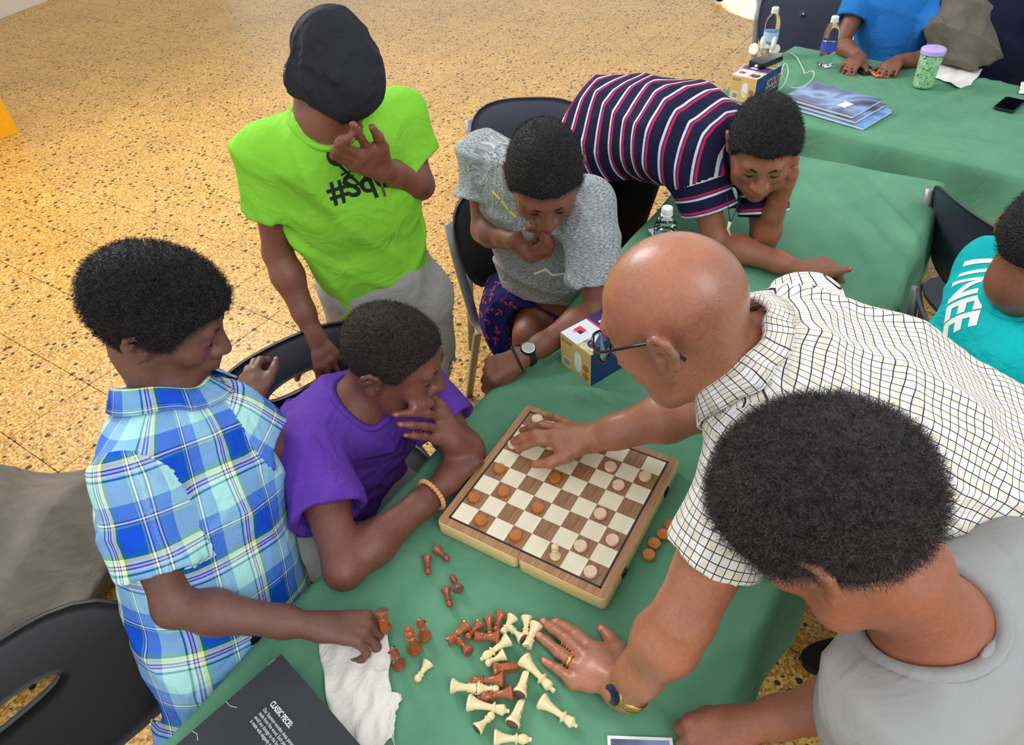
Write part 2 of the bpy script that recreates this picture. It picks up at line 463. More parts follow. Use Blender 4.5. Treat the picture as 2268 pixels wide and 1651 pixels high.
def strands(name, V, Nn, n, length, mat, parent, curl=.0022, width=.0005, rows=4, lean=.35, turns=1.1):
    idx = RNG.choice(len(V), n, replace=n > len(V)); P = V[idx]+RNG.normal(0, .0018, (n, 3)); Nr = Nn[idx]
    d = Nr+RNG.normal(0, lean, (n, 3)); d /= np.linalg.norm(d, axis=1)[:, None]
    a = np.cross(d, RNG.normal(size=(n, 3))); a /= np.linalg.norm(a, axis=1)[:, None]; b = np.cross(d, a)
    ph = RNG.uniform(0, 6.28, n); L = length*RNG.uniform(.6, 1.25, n)
    pts = []
    for k in range(rows+1):
        t = k/rows; g = ph+t*6.28*turns*RNG.uniform(.7, 1.3, n)
        pts.append(P+d*(L*(t*.9-.15))[:, None]+(a*np.cos(g)[:, None]+b*np.sin(g)[:, None])*curl*(.4+t))
    VV = []; 
    w = a*.7+b*.7
    for k, p in enumerate(pts):
        ww = width*(1.0-.5*k/rows); VV.append(p-w*ww); VV.append(p+w*ww)
    VV = np.stack(VV, 1).reshape(-1, 3)          # n x (2*(rows+1))
    m = 2*(rows+1); base = (np.arange(n)*m)[:, None]
    Fq = np.concatenate([base+np.array([[2*k, 2*k+1, 2*k+3, 2*k+2]]) for k in range(rows)])
    return mk(name, VV, Fq, mat, parent, True)
def folds(*w, lim=(-.009, .006)):                                               # cloth waves: (direction, frequency in 1/m, amplitude in m, phase)
    W = [(nrm(d).astype(np.float32), f*6.283, a, p) for d, f, a, p in w]
    def fn(P):
        o = 0
        for d, f, a, p in W:
            x = P@d
            y = P@np.roll(d, 1)
            w = x*f+p+1.3*np.sin(y*f*.37+p*2.1)+.8*np.sin(P[:, 2]*f*.23+p)
            o = o+a*(.6*np.sin(w)+1.1-2.4*(1-np.abs(np.sin(w*.5+.6)))**2)*(.65+.35*np.sin(y*f*.21+p))
        return np.clip(o, *lim).astype(np.float32)
    return fn
def arm(F, S, E_, W, s=1.0, k=.02, sh=True):
    S, E_, W = map(np.asarray, (S, E_, W))
    if sh: F.ball(S, .050*s, .03)
    F.chain([S, lerp(S, E_, .45), E_], [.046*s, .044*s, .036*s], k)
    F.chain([E_, lerp(E_, W, .28), lerp(E_, W, .75), W], [.036*s, .041*s, .029*s, .024*s], k)
def torso(F, sp, lat, e, k=.04):
    for i in range(len(sp)-1):
        a, b = sp[i], sp[i+1]; F.ecap(a[0], b[0], (a[1]+e, a[2]+e), (b[1]+e, b[2]+e), lat, k)
def person(label, base, o):
    """o: dict with joints in world space; the person is an Empty on the floor that parents body, hair and clothes"""
    T = thing('person', label, 'person', tuple(map(float, base)))
    b0 = np.asarray(base, float); s = o.get('s', 1.0); hh = o.get('h', .0045)
    out = {'T': T}
    put = lambda nm, V, Fq, mat, attr=None, par=None: mk(nm, V-b0, Fq, mat, par or T, True, attr=attr)
    out['put'] = put
    # body
    F = Fld()
    hc, hf, hu, hs = o['head']
    nb = np.asarray(o['nb'], float); sh = o['sh']; lat = nrm(np.asarray(sh[1])-np.asarray(sh[0]))
    sp = o['spine']
    torso(F, sp, lat, -.012)
    for q in (0, 1): F.cone(lerp(nb, sp[0][0], .35), sh[q], .050*s, .042*s, .04)
    for q in (0, 1):
        if o['el'][q] is not None: arm(F, sh[q], o['el'][q], o['wr'][q], o.get('arm', s))
    for q in (0, 1):
        hd = o['hand'][q]
        if hd: out['hand%d' % q] = hand_field(F, o['wr'][q], **hd)
    R, L = head_field(F, hc, hf, hu, hs); out['R'] = R; out['L'] = L
    F.chain([L(0, -.030, -.035), L(0, -.028, -.075), nb, lerp(nb, sp[0][0], .4)], [.052*hs, .050*hs, .060*s, .075*s], .03)
    for fn in o.get('extra', ()): fn(F)
    V, Fq = F.mesh(hh); tg = F.tags(V)
    V = smooth_mesh(V, Fq, 1, .35)
    sb = np.zeros(len(V))
    if o.get('stub'):
        q = ((V-np.asarray(hc, float))@R)/hs; sb = o['stub'](q)*(np.linalg.norm(q, axis=1) < .17)
    out['body'] = put('body', V, Fq, o['skin'], {'tint': tg, 'stubble': sb})
    out['Vbody'] = (V, Fq)
    # face details
    if o.get('face', True):
        for x in (-1, 1):
            g = G(); g.tube([L(x*.014, .0935, .024)-b0, L(x*.030, .0905, .031)-b0, L(x*.045, .078, .027)-b0], [.0028*hs, .0034*hs, .0018*hs], 6)
            g.build('eyebrow', MAT['hair'], T, True)
        for x in (-1, 1):
            g = G(); g.tube([L(x*.0175, .083, -.001)-b0, L(x*.025, .0875, -.0045)-b0, L(x*.033, .088, -.0045)-b0, L(x*.044, .0805, .0)-b0], [.0009*hs, .0021*hs, .0021*hs, .0009*hs], 6)
            g.build('eyelashes', MAT['hair'], T, True)
    # hair
    hr = o.get('hair')
    if hr:
        H = Fld(); hair_field(H, hc, R, hs, hr['t'], hr.get('line', HZ), hr.get('back', 0), hr.get('low', 0))
        am = hr.get('lump', .0015)
        H.disp = lambda P: (am*(np.sin(P[:, 0]*310+3*np.sin(P[:, 1]*190))*np.sin(P[:, 1]*280+2*np.sin(P[:, 2]*210))*np.sin(P[:, 2]*300+2*np.sin(P[:, 0]*170)))).astype(np.float32)
        V, Fq = H.mesh(.004); ho = put('hair', V, Fq, hr.get('mat', MAT['hair']))
        Nn = vnormals(V, Fq)
        m = np.ones(len(V), bool)
        strands('hair_curls', V-b0, Nn, hr['n'], hr['len'], hr.get('mat2', MAT['hair_strand']), ho, hr.get('curl', .0022), hr.get('w', .0005))
    # shirt
    st = o.get('shirt')
    if st:
        C = Fld(); e = st.get('e', .014); ends = []
        torso(C, st.get('spine', sp), lat, e)
        for q in (0, 1): C.cone(lerp(nb, sp[0][0], .42), sh[q], .056*s+e*.5, .046*s+e, .05)
        nt = len(C.p)
        for q in (0, 1):
            if o['el'][q] is None: continue
            S, E_ = np.asarray(sh[q]), np.asarray(o['el'][q]); fr = st.get('sleeve', .55)
            fr = fr[q] if isinstance(fr, (tuple, list)) else fr
            end = lerp(S, E_, fr); r0, r1 = st.get('sr', (.060, .066)); ax = nrm(E_-S)
            C.fcone(S, end, r0*s, r1*s, .035, 'u', 1+q)
            ends.append((q, S, end, ax, r1*s))
        for q, S, end, ax, r in ends:
            C.fcone(end-ax*.03, end+ax*.010, r-.030, r-.019, .003, 's')
        hem, hn = st['hem']; C.cut(hem, hn, .40)
        hn = nrm(hn)
        lp = st.get('spine', sp)[-1]
        C.ecap(np.asarray(hem)-hn*.05, np.asarray(hem)+hn*.05, (lp[1]+e-.016, lp[2]+e-.016), (lp[1]+e-.014, lp[2]+e-.014), lat, .004, 's', 0)
        nr = st.get('neck', .066)*s; nd = nrm(np.asarray(o.get('ndir', L(0, -.03, -.05)-nb)))
        no = np.asarray(st.get('nofs', (0, 0, 0)), float)
        C.cone(nb+no+nd*.012, nb+no+nd*.12, nr*.93, nr*1.3, .006, 's')
        for fn in st.get('extra', ()): fn(C)
        if st.get('folds'): C.disp = st['folds']
        V, Fq = C.mesh(st.get('h', .006)); V = smooth_mesh(V, Fq, 1, .4)
        # pattern coordinates in metres
        ni = C.near(V); tg = np.array([p[5] for p in C.p])[ni]
        A = sp[-1][0]; B = nb; ax = nrm(np.asarray(B)-np.asarray(A)); la = nrm(lat-ax*(lat@ax)); de = np.cross(la, ax)
        q = V-np.asarray(A)
        # follow the spine: axial coordinate by polyline
        v = q@ax; x = q@la; cl = np.interp(v, *zip(*sorted(((np.asarray(p[0])-A)@ax, (np.asarray(p[0])-A)@de) for p in sp)))
        y = q@de-cl
        u = np.arctan2(x, y)*st.get('ur', .155)
        pat = np.stack([u, v, np.zeros(len(V))], 1)
        for qi, S, end, ax2, r in ends:
            m = tg == 1+qi; w = V[m]-S; v2 = w@ax2; r1 = nrm(np.cross(ax2, ax)); r2 = np.cross(ax2, r1)
            pat[m] = np.stack([np.arctan2(w@r1, w@r2)*.075+.3, -v2, np.ones(m.sum())*(1+qi)], 1)
        ft = tg[Fq].max(1)                                       # pattern per face corner, so that it breaks cleanly at the sleeve seam
        cp = pat[Fq]; 
        for qi, S, end, ax2, r in ends:
            mf = ft == 1+qi; w = V[Fq[mf]]-S; r1 = nrm(np.cross(ax2, ax)); r2 = np.cross(ax2, r1)
            cp[mf] = np.stack([np.arctan2(w@r1, w@r2)*.075+.3, -(w@ax2), np.ones(w.shape[:2])*(1+qi)], -1)
        out['shirt'] = put(st.get('name', 't_shirt'), V, Fq, st['mat'])
        at = out['shirt'].data.attributes.new('pat', 'FLOAT_VECTOR', 'CORNER')
        if len(at.data) == cp.reshape(-1, 3).shape[0]: at.data.foreach_set('vector', cp.reshape(-1).astype(np.float32))
        out['Vshirt'] = (V, Fq)
        if st.get('collar') == 'fold':                          # stand-and-fall shirt collar
            bvh = BVHTree.FromPolygons([Vector(p) for p in V], [tuple(map(int, f)) for f in Fq])
            fw = R[:, 1]-nd*(R[:, 1]@nd); a1 = nrm(fw); a2 = np.cross(nd, a1); rows = [[], [], [], []]; pc = []; n_ = 44
            for i in range(n_):
                g_ = .22+(6.2832-.44)*i/(n_-1); dr = a1*math.cos(g_)+a2*math.sin(g_); fr_ = max(0, math.cos(g_))
                h_ = bvh.ray_cast(Vector(nb+no+dr*nr*1.18+nd*.14), Vector(-nd), .4)
                q_ = np.asarray(h_[0]) if h_[0] is not None else nb+no+dr*nr*1.18
                ht = .030*(1-.45*fr_); w_ = .040+.022*fr_**2
                rows[0].append(q_-nd*.004); rows[1].append(q_+nd*ht-dr*.004); rows[2].append(q_+nd*(ht+.002)+dr*.006); rows[3].append(q_+dr*w_*.85+nd*(.010-.014*fr_)*1.0)
            VV = [];
            for r_ in range(4):
                A__ = np.array(rows[r_]); B__ = A__.copy(); B__[1:-1] = (A__[:-2]+2*A__[1:-1]+A__[2:])/4
                if r_ == 3:
                    for i in range(n_):
                        h_ = bvh.find_nearest(Vector(B__[i]))
                        if h_[0] is not None: B__[i] = np.asarray(h_[0])+np.asarray(h_[1])*.006
                VV.append(B__)
                pc += [(i*.62/n_, [0, .04, .05, .12][r_], 9) for i in range(n_)]
            VV = np.concatenate(VV); FF = np.array([(r_*n_+i, r_*n_+i+1, (r_+1)*n_+i+1, (r_+1)*n_+i) for r_ in range(3) for i in range(n_-1)])
            co = mk('collar', VV-b0, FF, st['mat'], out['shirt'], True, attr={'pat': pc}); md = co.modifiers.new('thickness', 'SOLIDIFY'); md.thickness = .004; md.offset = 0
        elif st.get('collar', True):                              # rib neckband: ring of points lifted onto the cloth around the neck
            bvh = BVHTree.FromPolygons([Vector(p) for p in V], [tuple(map(int, f)) for f in Fq])
            a1 = nrm(np.cross(nd, [0.3, .5, .9])); a2 = np.cross(nd, a1); ring = []
            for i in range(40):
                g = i/40*6.2832; dr = a1*math.cos(g)+a2*math.sin(g)
                p0 = nb+no+dr*nr*1.12+nd*.14
                h = bvh.ray_cast(Vector(p0), Vector(-nd), .35)
                ring.append(np.asarray(h[0]) if h[0] is not None else nb+no+dr*nr*1.12)
            ring = np.array(ring)
            for _ in range(7): ring = (np.roll(ring, 1, 0)+ring*2+np.roll(ring, -1, 0))/4
            g = G(); g.tube([tuple(p-b0) for p in ring], .006, 8, True, flat=(.0055, .009), up=tuple(nd))
            g.build('collar', st.get('cmat', st['mat']), out['shirt'], True)
    return out
def trousers(out, base, name, mat, pelvis, hips, knees, ankles, r=(.095, .075, .060), frac=1.0, lat=None, h=.010, pat=False, pw=(.155, .115), fold=None, rise=.05):
    """two legs and a seat; frac<1 of the shin or thigh gives shorts. frac in (0,1]: up to the knee 0.5, ankle 1"""
    b0 = np.asarray(base, float); C = Fld(); pelvis = np.asarray(pelvis, float); hips = [np.asarray(q, float) for q in hips]
    lat = nrm(hips[1]-hips[0]) if lat is None else lat
    C.ecap(pelvis+nrm(pelvis-(hips[0]+hips[1])/2+np.array([0, 0, 1e-3]))*rise, (hips[0]+hips[1])/2, pw, (pw[0]*1.02, pw[1]), lat, .03)
    for q in (0, 1):
        if knees[q] is None: continue
        K = np.asarray(knees[q], float); A = np.asarray(ankles[q], float)
        if frac <= .5:
            end = lerp(hips[q], K, frac*2); C.cone(hips[q], end, r[0], r[1], .04); ax = nrm(K-hips[q])
            C.cut(end-ax*.01, ax, .14); C.cone(end-ax*.05, end+ax*.1, r[1]-.009, r[1]-.007, .003, 's')
        else:
            C.cone(hips[q], K, r[0], r[1], .04); end = lerp(K, A, (frac-.5)*2); C.cone(K, end, r[1], r[2], .03)
            ax = nrm(A-K); C.cut(end-ax*.01, ax, .1)
    if fold: C.disp = fold
    V, Fq = C.mesh(h); V = smooth_mesh(V, Fq, 1, .4)
    out['V'+name] = (V, Fq)
    return mk(name, V-b0, Fq, mat, out['T'], True)
def legs_skin(hips, knees, ankles, s=1.0):
    def fn(F):
        for q in (0, 1):
            if knees[q] is None: continue
            F.chain([hips[q], lerp(hips[q], knees[q], .5), knees[q]], [.075*s, .065*s, .050*s], .03)
            F.chain([knees[q], lerp(knees[q], ankles[q], .3), ankles[q]], [.048*s, .050*s, .032*s], .02)
    return fn
def shoe(out, base, ankle, fdir, mat, sole, s=1.0):
    b0 = np.asarray(base, float); a = np.asarray(ankle, float); f = nrm([fdir[0], fdir[1], 0]); r = np.array([f[1], -f[0], 0]); g0 = np.array([a[0], a[1], 0.0])
    R = np.stack([r, f, [0, 0, 1]], 1)
    F = Fld(); F.ell(g0+f*.07*s+[0, 0, .045], np.array([.045, .12, .045])*s, R, .02); F.ell(g0+[0, 0, .06], np.array([.040, .060, .060])*s, R, .03)
    F.cone(g0+[0, 0, .06], [a[0], a[1], .11], .042*s, .042*s, .02); F.cut(g0+[0, 0, .022], [0, 0, -1], .4); F.cut([a[0], a[1], .115], [0, 0, 1], .1)
    V, Fq = F.mesh(.008); so = mk('shoe', V-b0, Fq, mat, out['T'], True)
    n = 20; poly = []
    for i in range(n):
        t = 2*math.pi*i/n; x = math.sin(t)*.046*s; y = .045*s+math.cos(t)*.135*s; p = g0+r*x*(1.05 if y > .05 else .9)+f*y; poly.append((p[0]-b0[0], p[1]-b0[1]))
    G().prism(poly, .0, .026).build('sole', sole, so)
def rect_decal(poly2, o3, ux, uy, V, Fq, off=.0009):
    pass
def text_decal(name, txt, size, origin, ux, uy, mat, parent, b0, VF=None, depth=.12, off=.0012, shear=0, sub=.006, bold=0, align='LEFT', spacing=1.0, sx=1.0, linesp=1.0):
    """flat print: letters as thin mesh, dropped along -n onto the surface VF when given"""
    cu = bpy.data.curves.new(name, 'FONT'); cu.body = txt; cu.size = size; cu.align_x = align; cu.offset = bold; cu.shear = shear; cu.space_character = spacing; cu.space_line = linesp
    cu.resolution_u = 3
    to = bpy.data.objects.new(name, cu); COL.objects.link(to)
    dg = bpy.context.evaluated_depsgraph_get(); me = bpy.data.meshes.new_from_object(to.evaluated_get(dg)); bpy.data.objects.remove(to)
    bm = bmesh.new(); bm.from_mesh(me); bmesh.ops.triangulate(bm, faces=bm.faces[:])
    if VF is not None:
        for _ in range(4):
            es = [e for e in bm.edges if e.calc_length() > sub]
            if not es: break
            bmesh.ops.subdivide_edges(bm, edges=es, cuts=1); bmesh.ops.triangulate(bm, faces=bm.faces[:])
    V = np.array([v.co[:] for v in bm.verts]); Fc = [[v.index for v in f.verts] for f in bm.faces] if bm.verts.ensure_lookup_table() is None else 0
    bm.verts.index_update(); Fc = [[v.index for v in f.verts] for f in bm.faces]; bm.free(); bpy.data.meshes.remove(me)
    ux = nrm(ux); uy = np.asarray(uy, float); uy = nrm(uy-ux*(uy@ux)); n = np.cross(ux, uy); origin = np.asarray(origin, float)
    W = origin+V[:, :1]*sx*ux+V[:, 1:2]*uy
    if VF is not None: W = drop(W, n, VF, depth, off)
    else: W = W+n*off
    return mk(name, W-np.asarray(b0), Fc, mat, parent)
BV = {}
def drop(W, n, VF, depth=.12, off=.0012):
    key = id(VF[0])
    if key not in BV: BV[key] = (BVHTree.FromPolygons([Vector(p) for p in VF[0]], [tuple(map(int, f)) for f in VF[1]]), VF)
    bv = BV[key][0]; r = []
    for p in W:
        h = bv.ray_cast(Vector(p+n*depth), Vector(-n), depth*2.5)
        r.append(np.asarray(h[0])+n*off if h[0] is not None else p)
    return np.array(r)
def poly_decal(name, polys, origin, ux, uy, mat, parent, b0, VF, depth=.12, off=.0012, sub=.006):
    bm = bmesh.new()
    for pl in polys:
        vs_ = [bm.verts.new((x, y, 0)) for x, y in pl]; bm.faces.new(vs_)
    bmesh.ops.triangulate(bm, faces=bm.faces[:])
    for _ in range(4):
        es = [e for e in bm.edges if e.calc_length() > sub]
        if not es: break
        bmesh.ops.subdivide_edges(bm, edges=es, cuts=1); bmesh.ops.triangulate(bm, faces=bm.faces[:])
    bm.verts.index_update(); V = np.array([v.co[:] for v in bm.verts]); Fc = [[v.index for v in f.verts] for f in bm.faces]; bm.free()
    ux = nrm(ux); uy = np.asarray(uy, float); uy = nrm(uy-ux*(uy@ux)); n = np.cross(ux, uy)
    W = drop(np.asarray(origin)+V[:, :1]*ux+V[:, 1:2]*uy, n, VF, depth, off) if VF is not None else np.asarray(origin)+V[:, :1]*ux+V[:, 1:2]*uy+n*off
    return mk(name, W-np.asarray(b0), Fc, mat, parent)
def stroke(pts, w):                                           # a thick polyline as quads
    out = []
    for a, b in zip(pts[:-1], pts[1:]):
        a = np.array(a, float); b = np.array(b, float); d = b-a; L = np.linalg.norm(d); d /= L; n = np.array([-d[1], d[0]])*w/2; a = a-d*w*.3; b = b+d*w*.3
        out.append([tuple(a-n), tuple(b-n), tuple(b+n), tuple(a+n)])
    return out
# ------------------------------------------------------------------ materials
MAT = {}
def skin_mat(name, base, rough=.42, lip=(.55, .5, .5), nail=(1.9, 1.75, 1.7)):
    m, nt, b = nodes(name); n = N(nt); P = n.obj()
    dark = tuple(c*.74 for c in base[:3])+(1,); lt = tuple(min(1, c*1.18) for c in base[:3])+(1,)
    c = n.ramp(n.noise(P, 14, 5, .6), [(.3, dark), (.52, base), (.75, lt)])
    c = n.mix(.35, c, n.ramp(n.noise(P, 160, 3), [(.3, dark), (.7, lt)]))
    t = n.attr('tint', 'Fac')
    isl = n.math('COMPARE', t, 1.0, .35); isn = n.math('COMPARE', t, 3.0, .4)
    lipc = (min(1, base[0]*1.02+.015), base[1]*.72, base[2]*.78, 1)
    c = n.mix(n.math('MULTIPLY', isl, .7), c, lipc)
    c = n.mix(n.math('MULTIPLY', isn, .8), c, (min(1, base[0]*1.5+.10), base[1]*1.3+.07, base[2]*1.3+.06, 1))
    sf = n.math('MULTIPLY', n.attr('stubble', 'Fac'), n.ramp(n.noise(P, 900, 2), [(.40, (.25, .25, .25, 1)), (.60, (1, 1, 1, 1))]))
    c = n.mix(n.math('MULTIPLY', sf, .62), c, (.030, .022, .020, 1))
    n.l(c, b.inputs['Base Color']); b.inputs['Roughness'].default_value = rough
    b.inputs['Specular IOR Level'].default_value = .55
    b.inputs['Subsurface Weight'].default_value = 0.0
    pv = n.bump(n.noise(P, 90, 4, .6), .25, .003, None); n.bump(n.noise(P, 650, 3, .6), .5, .0010, b, pv)
    MAT[name] = m
skin_mat('skin_tan', lin(176, 112, 82), .30)
MAT['skin_tan'].node_tree.nodes['Principled BSDF'].inputs['Coat Weight'].default_value = .30; MAT['skin_tan'].node_tree.nodes['Principled BSDF'].inputs['Coat Roughness'].default_value = .22
skin_mat('skin_warm', lin(160, 98, 72), .42)
skin_mat('skin_brown', lin(132, 80, 60), .45)
skin_mat('skin_dark', lin(116, 76, 62), .45)
skin_mat('skin_deep', lin(118, 70, 56), .40)
def hair_mat(name, base, hi, sc=260):
    m, nt, b = nodes(name); n = N(nt); P = n.obj()
    v = n.new('ShaderNodeTexVoronoi'); v.inputs['Scale'].default_value = sc; n.l(P, v.inputs['Vector'])
    f = n.noise(P, sc*.8, 4, .7)
    n.l(n.ramp(f, [(.35, base), (.75, hi)]), b.inputs['Base Color']); b.inputs['Roughness'].default_value = .62
    b.inputs['Specular IOR Level'].default_value = .3
    n.bump(v.outputs['Distance'], .9, .004, b); MAT[name] = m
hair_mat('hair', (.006, .005, .006, 1), (.024, .020, .022, 1))
hair_mat('hair_faded', (.006, .005, .005, 1), (.06, .036, .028, 1), 330)
hair_mat('hair_afro', (.010, .009, .010, 1), (.075, .062, .060, 1), 240)
MAT['hair_strand'] = plain('hair_strand', (.014, .012, .014, 1), .55, spec=.3)
MAT['hair_strand_afro'] = plain('hair_strand_afro', (.040, .034, .034, 1), .5, spec=.4, vary=.75, vscale=75)
def fabric(name, col, rough=.85, vary=.08, weave=900, bump=.25, wr=9, wrs=.35, col2=None):
    m, nt, b = nodes(name); n = N(nt); P = n.obj()
    c2 = col2 or tuple(c*(1-vary*2) for c in col[:3])+(1,)
    n.l(n.ramp(n.noise(P, 7, 5, .6), [(.3, c2), (.7, col)]), b.inputs['Base Color'])
    b.inputs['Roughness'].default_value = rough; b.inputs['Specular IOR Level'].default_value = .2
    p = n.bump(n.noise(P, wr, 3, .5, 0, 1.4), wrs, .03, None)
    n.bump(n.noise(P, weave, 2), bump, .0008, b, p); MAT[name] = m; return m
fabric('lime', lin(140, 216, 60), vary=.05, wr=9, wrs=.42)
fabric('purple', lin(98, 58, 164), vary=.08, wr=10, wrs=.5)
fabric('teal', lin(8, 182, 186), vary=.05, wr=9, wrs=.5)
fabric('tee_grey', lin(162, 162, 160), vary=.05, weave=1300, bump=.4)
fabric('sweat_grey', lin(176, 174, 168), vary=.12)
fabric('navy', lin(24, 26, 52), vary=.15)
fabric('navy_blue', lin(34, 34, 96), vary=.12)
fabric('black_cloth', lin(26, 26, 30), vary=.1)
fabric('wrap_black', lin(46, 46, 54), vary=.1, wr=16, wrs=.4)
fabric('taupe', lin(126, 118, 106), vary=.2, wr=5, wrs=.5, col2=lin(96, 90, 82))
fabric('denim_light', lin(110, 150, 200), vary=.2)
fabric('blue_tee', lin(40, 120, 200), vary=.1)
fabric('cloth_green', lin(104, 158, 124), .8, .06, 1400, .35, 4, .5, lin(90, 144, 112))
fabric('napkin', lin(236, 232, 220), .9, .03, 500, .6, 30, .25)
def shirt_nodes(name, rough=.85):
    m, nt, b = nodes(name); n = N(nt); s = n.sep(n.attr('pat')); b.inputs['Roughness'].default_value = rough; b.inputs['Specular IOR Level'].default_value = .2
    MAT[name] = m; return n, b, s
def fr(n, x, period, off=0.0): return n.math('FRACT', n.math('ADD', n.math('DIVIDE', x, period), off))
# plaid
n, b, s = shirt_nodes('plaid')
Bm, Bl, Wt, Mi, Gn, Yl, Nv, Pk = lin(110, 160, 232), lin(20, 88, 214), lin(248, 252, 250), lin(190, 240, 236), lin(14, 122, 108), lin(242, 248, 120), lin(56, 60, 124), lin(226, 216, 236)
st1 = [(0, Mi), (.26, Gn), (.285, Mi), (.30, Wt), (.325, Nv), (.34, Pk), (.365, Nv), (.38, Wt), (.405, Yl), (.435, Wt), (.445, Gn), (.49, Bl), (.75, Gn), (.765, Bm), (.785, Nv), (.80, Wt), (.82, Nv), (.835, Bm)]
ca = n.ramp(fr(n, s[0], .150, .32), st1, 'CONSTANT'); cb = n.ramp(fr(n, s[1], .155, .1), st1, 'CONSTANT')
c = n.mix(.5, ca, cb); c = n.mix(.16, c, n.mix(1.0, ca, cb, 'MULTIPLY'))
c = n.mix(.25, c, n.noise(n.obj(), 900, 2, .5, 1), 'SOFT_LIGHT')
n.l(c, b.inputs['Base Color']); pv = n.bump(n.noise(n.obj(), 11, 3, .5, 0, 1.4), .4, .03, None); n.bump(n.noise(n.obj(), 800, 2), .3, .0008, b, pv)
# striped polo
n, b, s = shirt_nodes('stripes')
Na, W2, Re, B2 = lin(30, 30, 62), lin(222, 222, 226), lin(214, 36, 70), lin(44, 56, 136)
c = n.ramp(fr(n, s[1], .046, .2), [(0, Na), (.52, W2), (.66, B2), (.74, Re), (.86, Na)], 'CONSTANT')
n.l(c, b.inputs['Base Color']); pv = n.bump(n.noise(n.obj(), 10, 3, .5, 0, 1.2), .4, .03, None); n.bump(n.noise(n.obj(), 900, 2), .3, .0008, b, pv)
# fine grid check shirt
n, b, s = shirt_nodes('grid_check')
wob = n.math('MULTIPLY', n.math('SUBTRACT', n.noise(n.obj(), 16, 2), .5), .006)
u = n.math('ADD', s[0], wob); v = n.math('ADD', s[1], wob)
pr = .0128
lu = n.math('LESS_THAN', fr(n, u, pr), .105); lv = n.math('LESS_THAN', fr(n, v, pr), .105)
cu_ = n.math('LESS_THAN', fr(n, u, pr*2, .03), .5); cv_ = n.math('LESS_THAN', fr(n, v, pr*2, .03), .5)
cr = n.math('MULTIPLY', n.math('ADD', cu_, cv_), .5)
c = n.mix(cr, lin(244, 243, 240), lin(236, 226, 202))
c = n.mix(n.math('MAXIMUM', lu, lv), c, lin(52, 56, 74))
n.l(c, b.inputs['Base Color']); pv = n.bump(n.noise(n.obj(), 14, 3, .5, 0, 1.6), .5, .03, None); n.bump(n.noise(n.obj(), 900, 2), .25, .0008, b, pv)
# heather grey
n, b, s = shirt_nodes('heather')
f = n.noise(n.comb(n.math('MULTIPLY', s[0], 90), n.math('MULTIPLY', s[1], 520), n.math('MULTIPLY', s[2], 3)), 1.0, 3, .6)
n.l(n.ramp(f, [(.3, lin(86, 92, 100)), (.48, lin(140, 146, 150)), (.62, lin(196, 200, 200))]), b.inputs['Base Color'])
pv = n.bump(n.noise(n.obj(), 12, 3, .5, 0, 1.4), .45, .03, None); n.bump(f, .2, .001, b, pv)
# tartan blanket-like check (shirt tied behind)
MAT['white_print'] = plain('white_print', lin(240, 240, 236), .7)
MAT['black_print'] = plain('black_print', lin(22, 34, 34), .8)
MAT['yellow_print'] = plain('yellow_print', lin(238, 216, 60), .7)
MAT['red_print'] = plain('red_print', lin(226, 62, 90), .8)
MAT['navy_print'] = plain('navy_print', lin(30, 44, 84), .6)
MAT['tan_print'] = plain('tan_print', lin(228, 186, 120), .6)
MAT['orange_print'] = plain('orange_print', lin(196, 112, 48), .6)
# woods
def wood(name, c1, c2, sc=(6, 90, 90), rough=.42, coat=0, bump=.08, detail=4):
    m, nt, b = nodes(name); n = N(nt); P = n.obj(); x = n.sep(P)
    v = n.comb(n.math('MULTIPLY', x[0], sc[0]), n.math('MULTIPLY', x[1], sc[1]), n.math('MULTIPLY', x[2], sc[2]))
    f = n.noise(v, 1.0, detail, .65, 0, .6)
    n.l(n.ramp(f, [(.3, c1), (.7, c2)]), b.inputs['Base Color']); b.inputs['Roughness'].default_value = rough
    if coat: b.inputs['Coat Weight'].default_value = coat; b.inputs['Coat Roughness'].default_value = .12
    n.bump(f, bump, .001, b); MAT[name] = m
wood('walnut', lin(156, 108, 70), lin(200, 152, 108), (160, 8, 160))
wood('walnut_square', lin(128, 86, 56), lin(180, 134, 94), (220, 10, 160))
wood('maple', lin(250, 234, 198), lin(255, 246, 218), (90, 6, 90), .4, 0, .03)
wood('pine', lin(232, 192, 122), lin(250, 222, 160), (10, 60, 120), .38, .2)
wood('beech', lin(244, 206, 170), lin(252, 224, 192), (70, 12, 60), .45)
wood('boxwood', lin(236, 212, 156), lin(248, 232, 184), (50, 50, 14), .36, .25)
wood('sheesham', lin(150, 74, 34), lin(182, 100, 52), (50, 50, 14), .28, .5)
wood('sheesham_dark', lin(134, 62, 40), lin(162, 84, 58), (50, 50, 14), .28, .5)
wood('checker_brown', lin(186, 104, 34), lin(208, 126, 52), (60, 12, 60), .34, .3)
MAT['felt'] = plain('felt', lin(116, 84, 78), .95, bump=.3, bscale=900)
MAT['black_line'] = plain('black_line', lin(36, 36, 38), .5)
MAT['metal'] = plain('metal', lin(170, 170, 172), .32, 1.0)
MAT['dark_metal'] = plain('dark_metal', lin(70, 70, 72), .4, 1.0)
MAT['gold'] = plain('gold', lin(232, 190, 96), .25, 1.0)
MAT['silver'] = plain('silver', lin(214, 212, 206), .25, 1.0)
MAT['frame_grey'] = plain('frame_grey', lin(150, 152, 150), .42, .55, .05, 300)
MAT['plastic_black'] = plain('plastic_black', lin(30, 32, 36), .42, 0, .35, 700, spec=.5)
MAT['plastic_slate'] = plain('plastic_slate', lin(58, 62, 78), .45, 0, .35, 700, spec=.5)
MAT['gloss_black'] = plain('gloss_black', lin(10, 10, 14), .12, spec=.6)
MAT['screen'] = plain('screen', lin(6, 6, 14), .06, spec=.7)
MAT['rubber_black'] = plain('rubber_black', lin(22, 22, 26), .6)
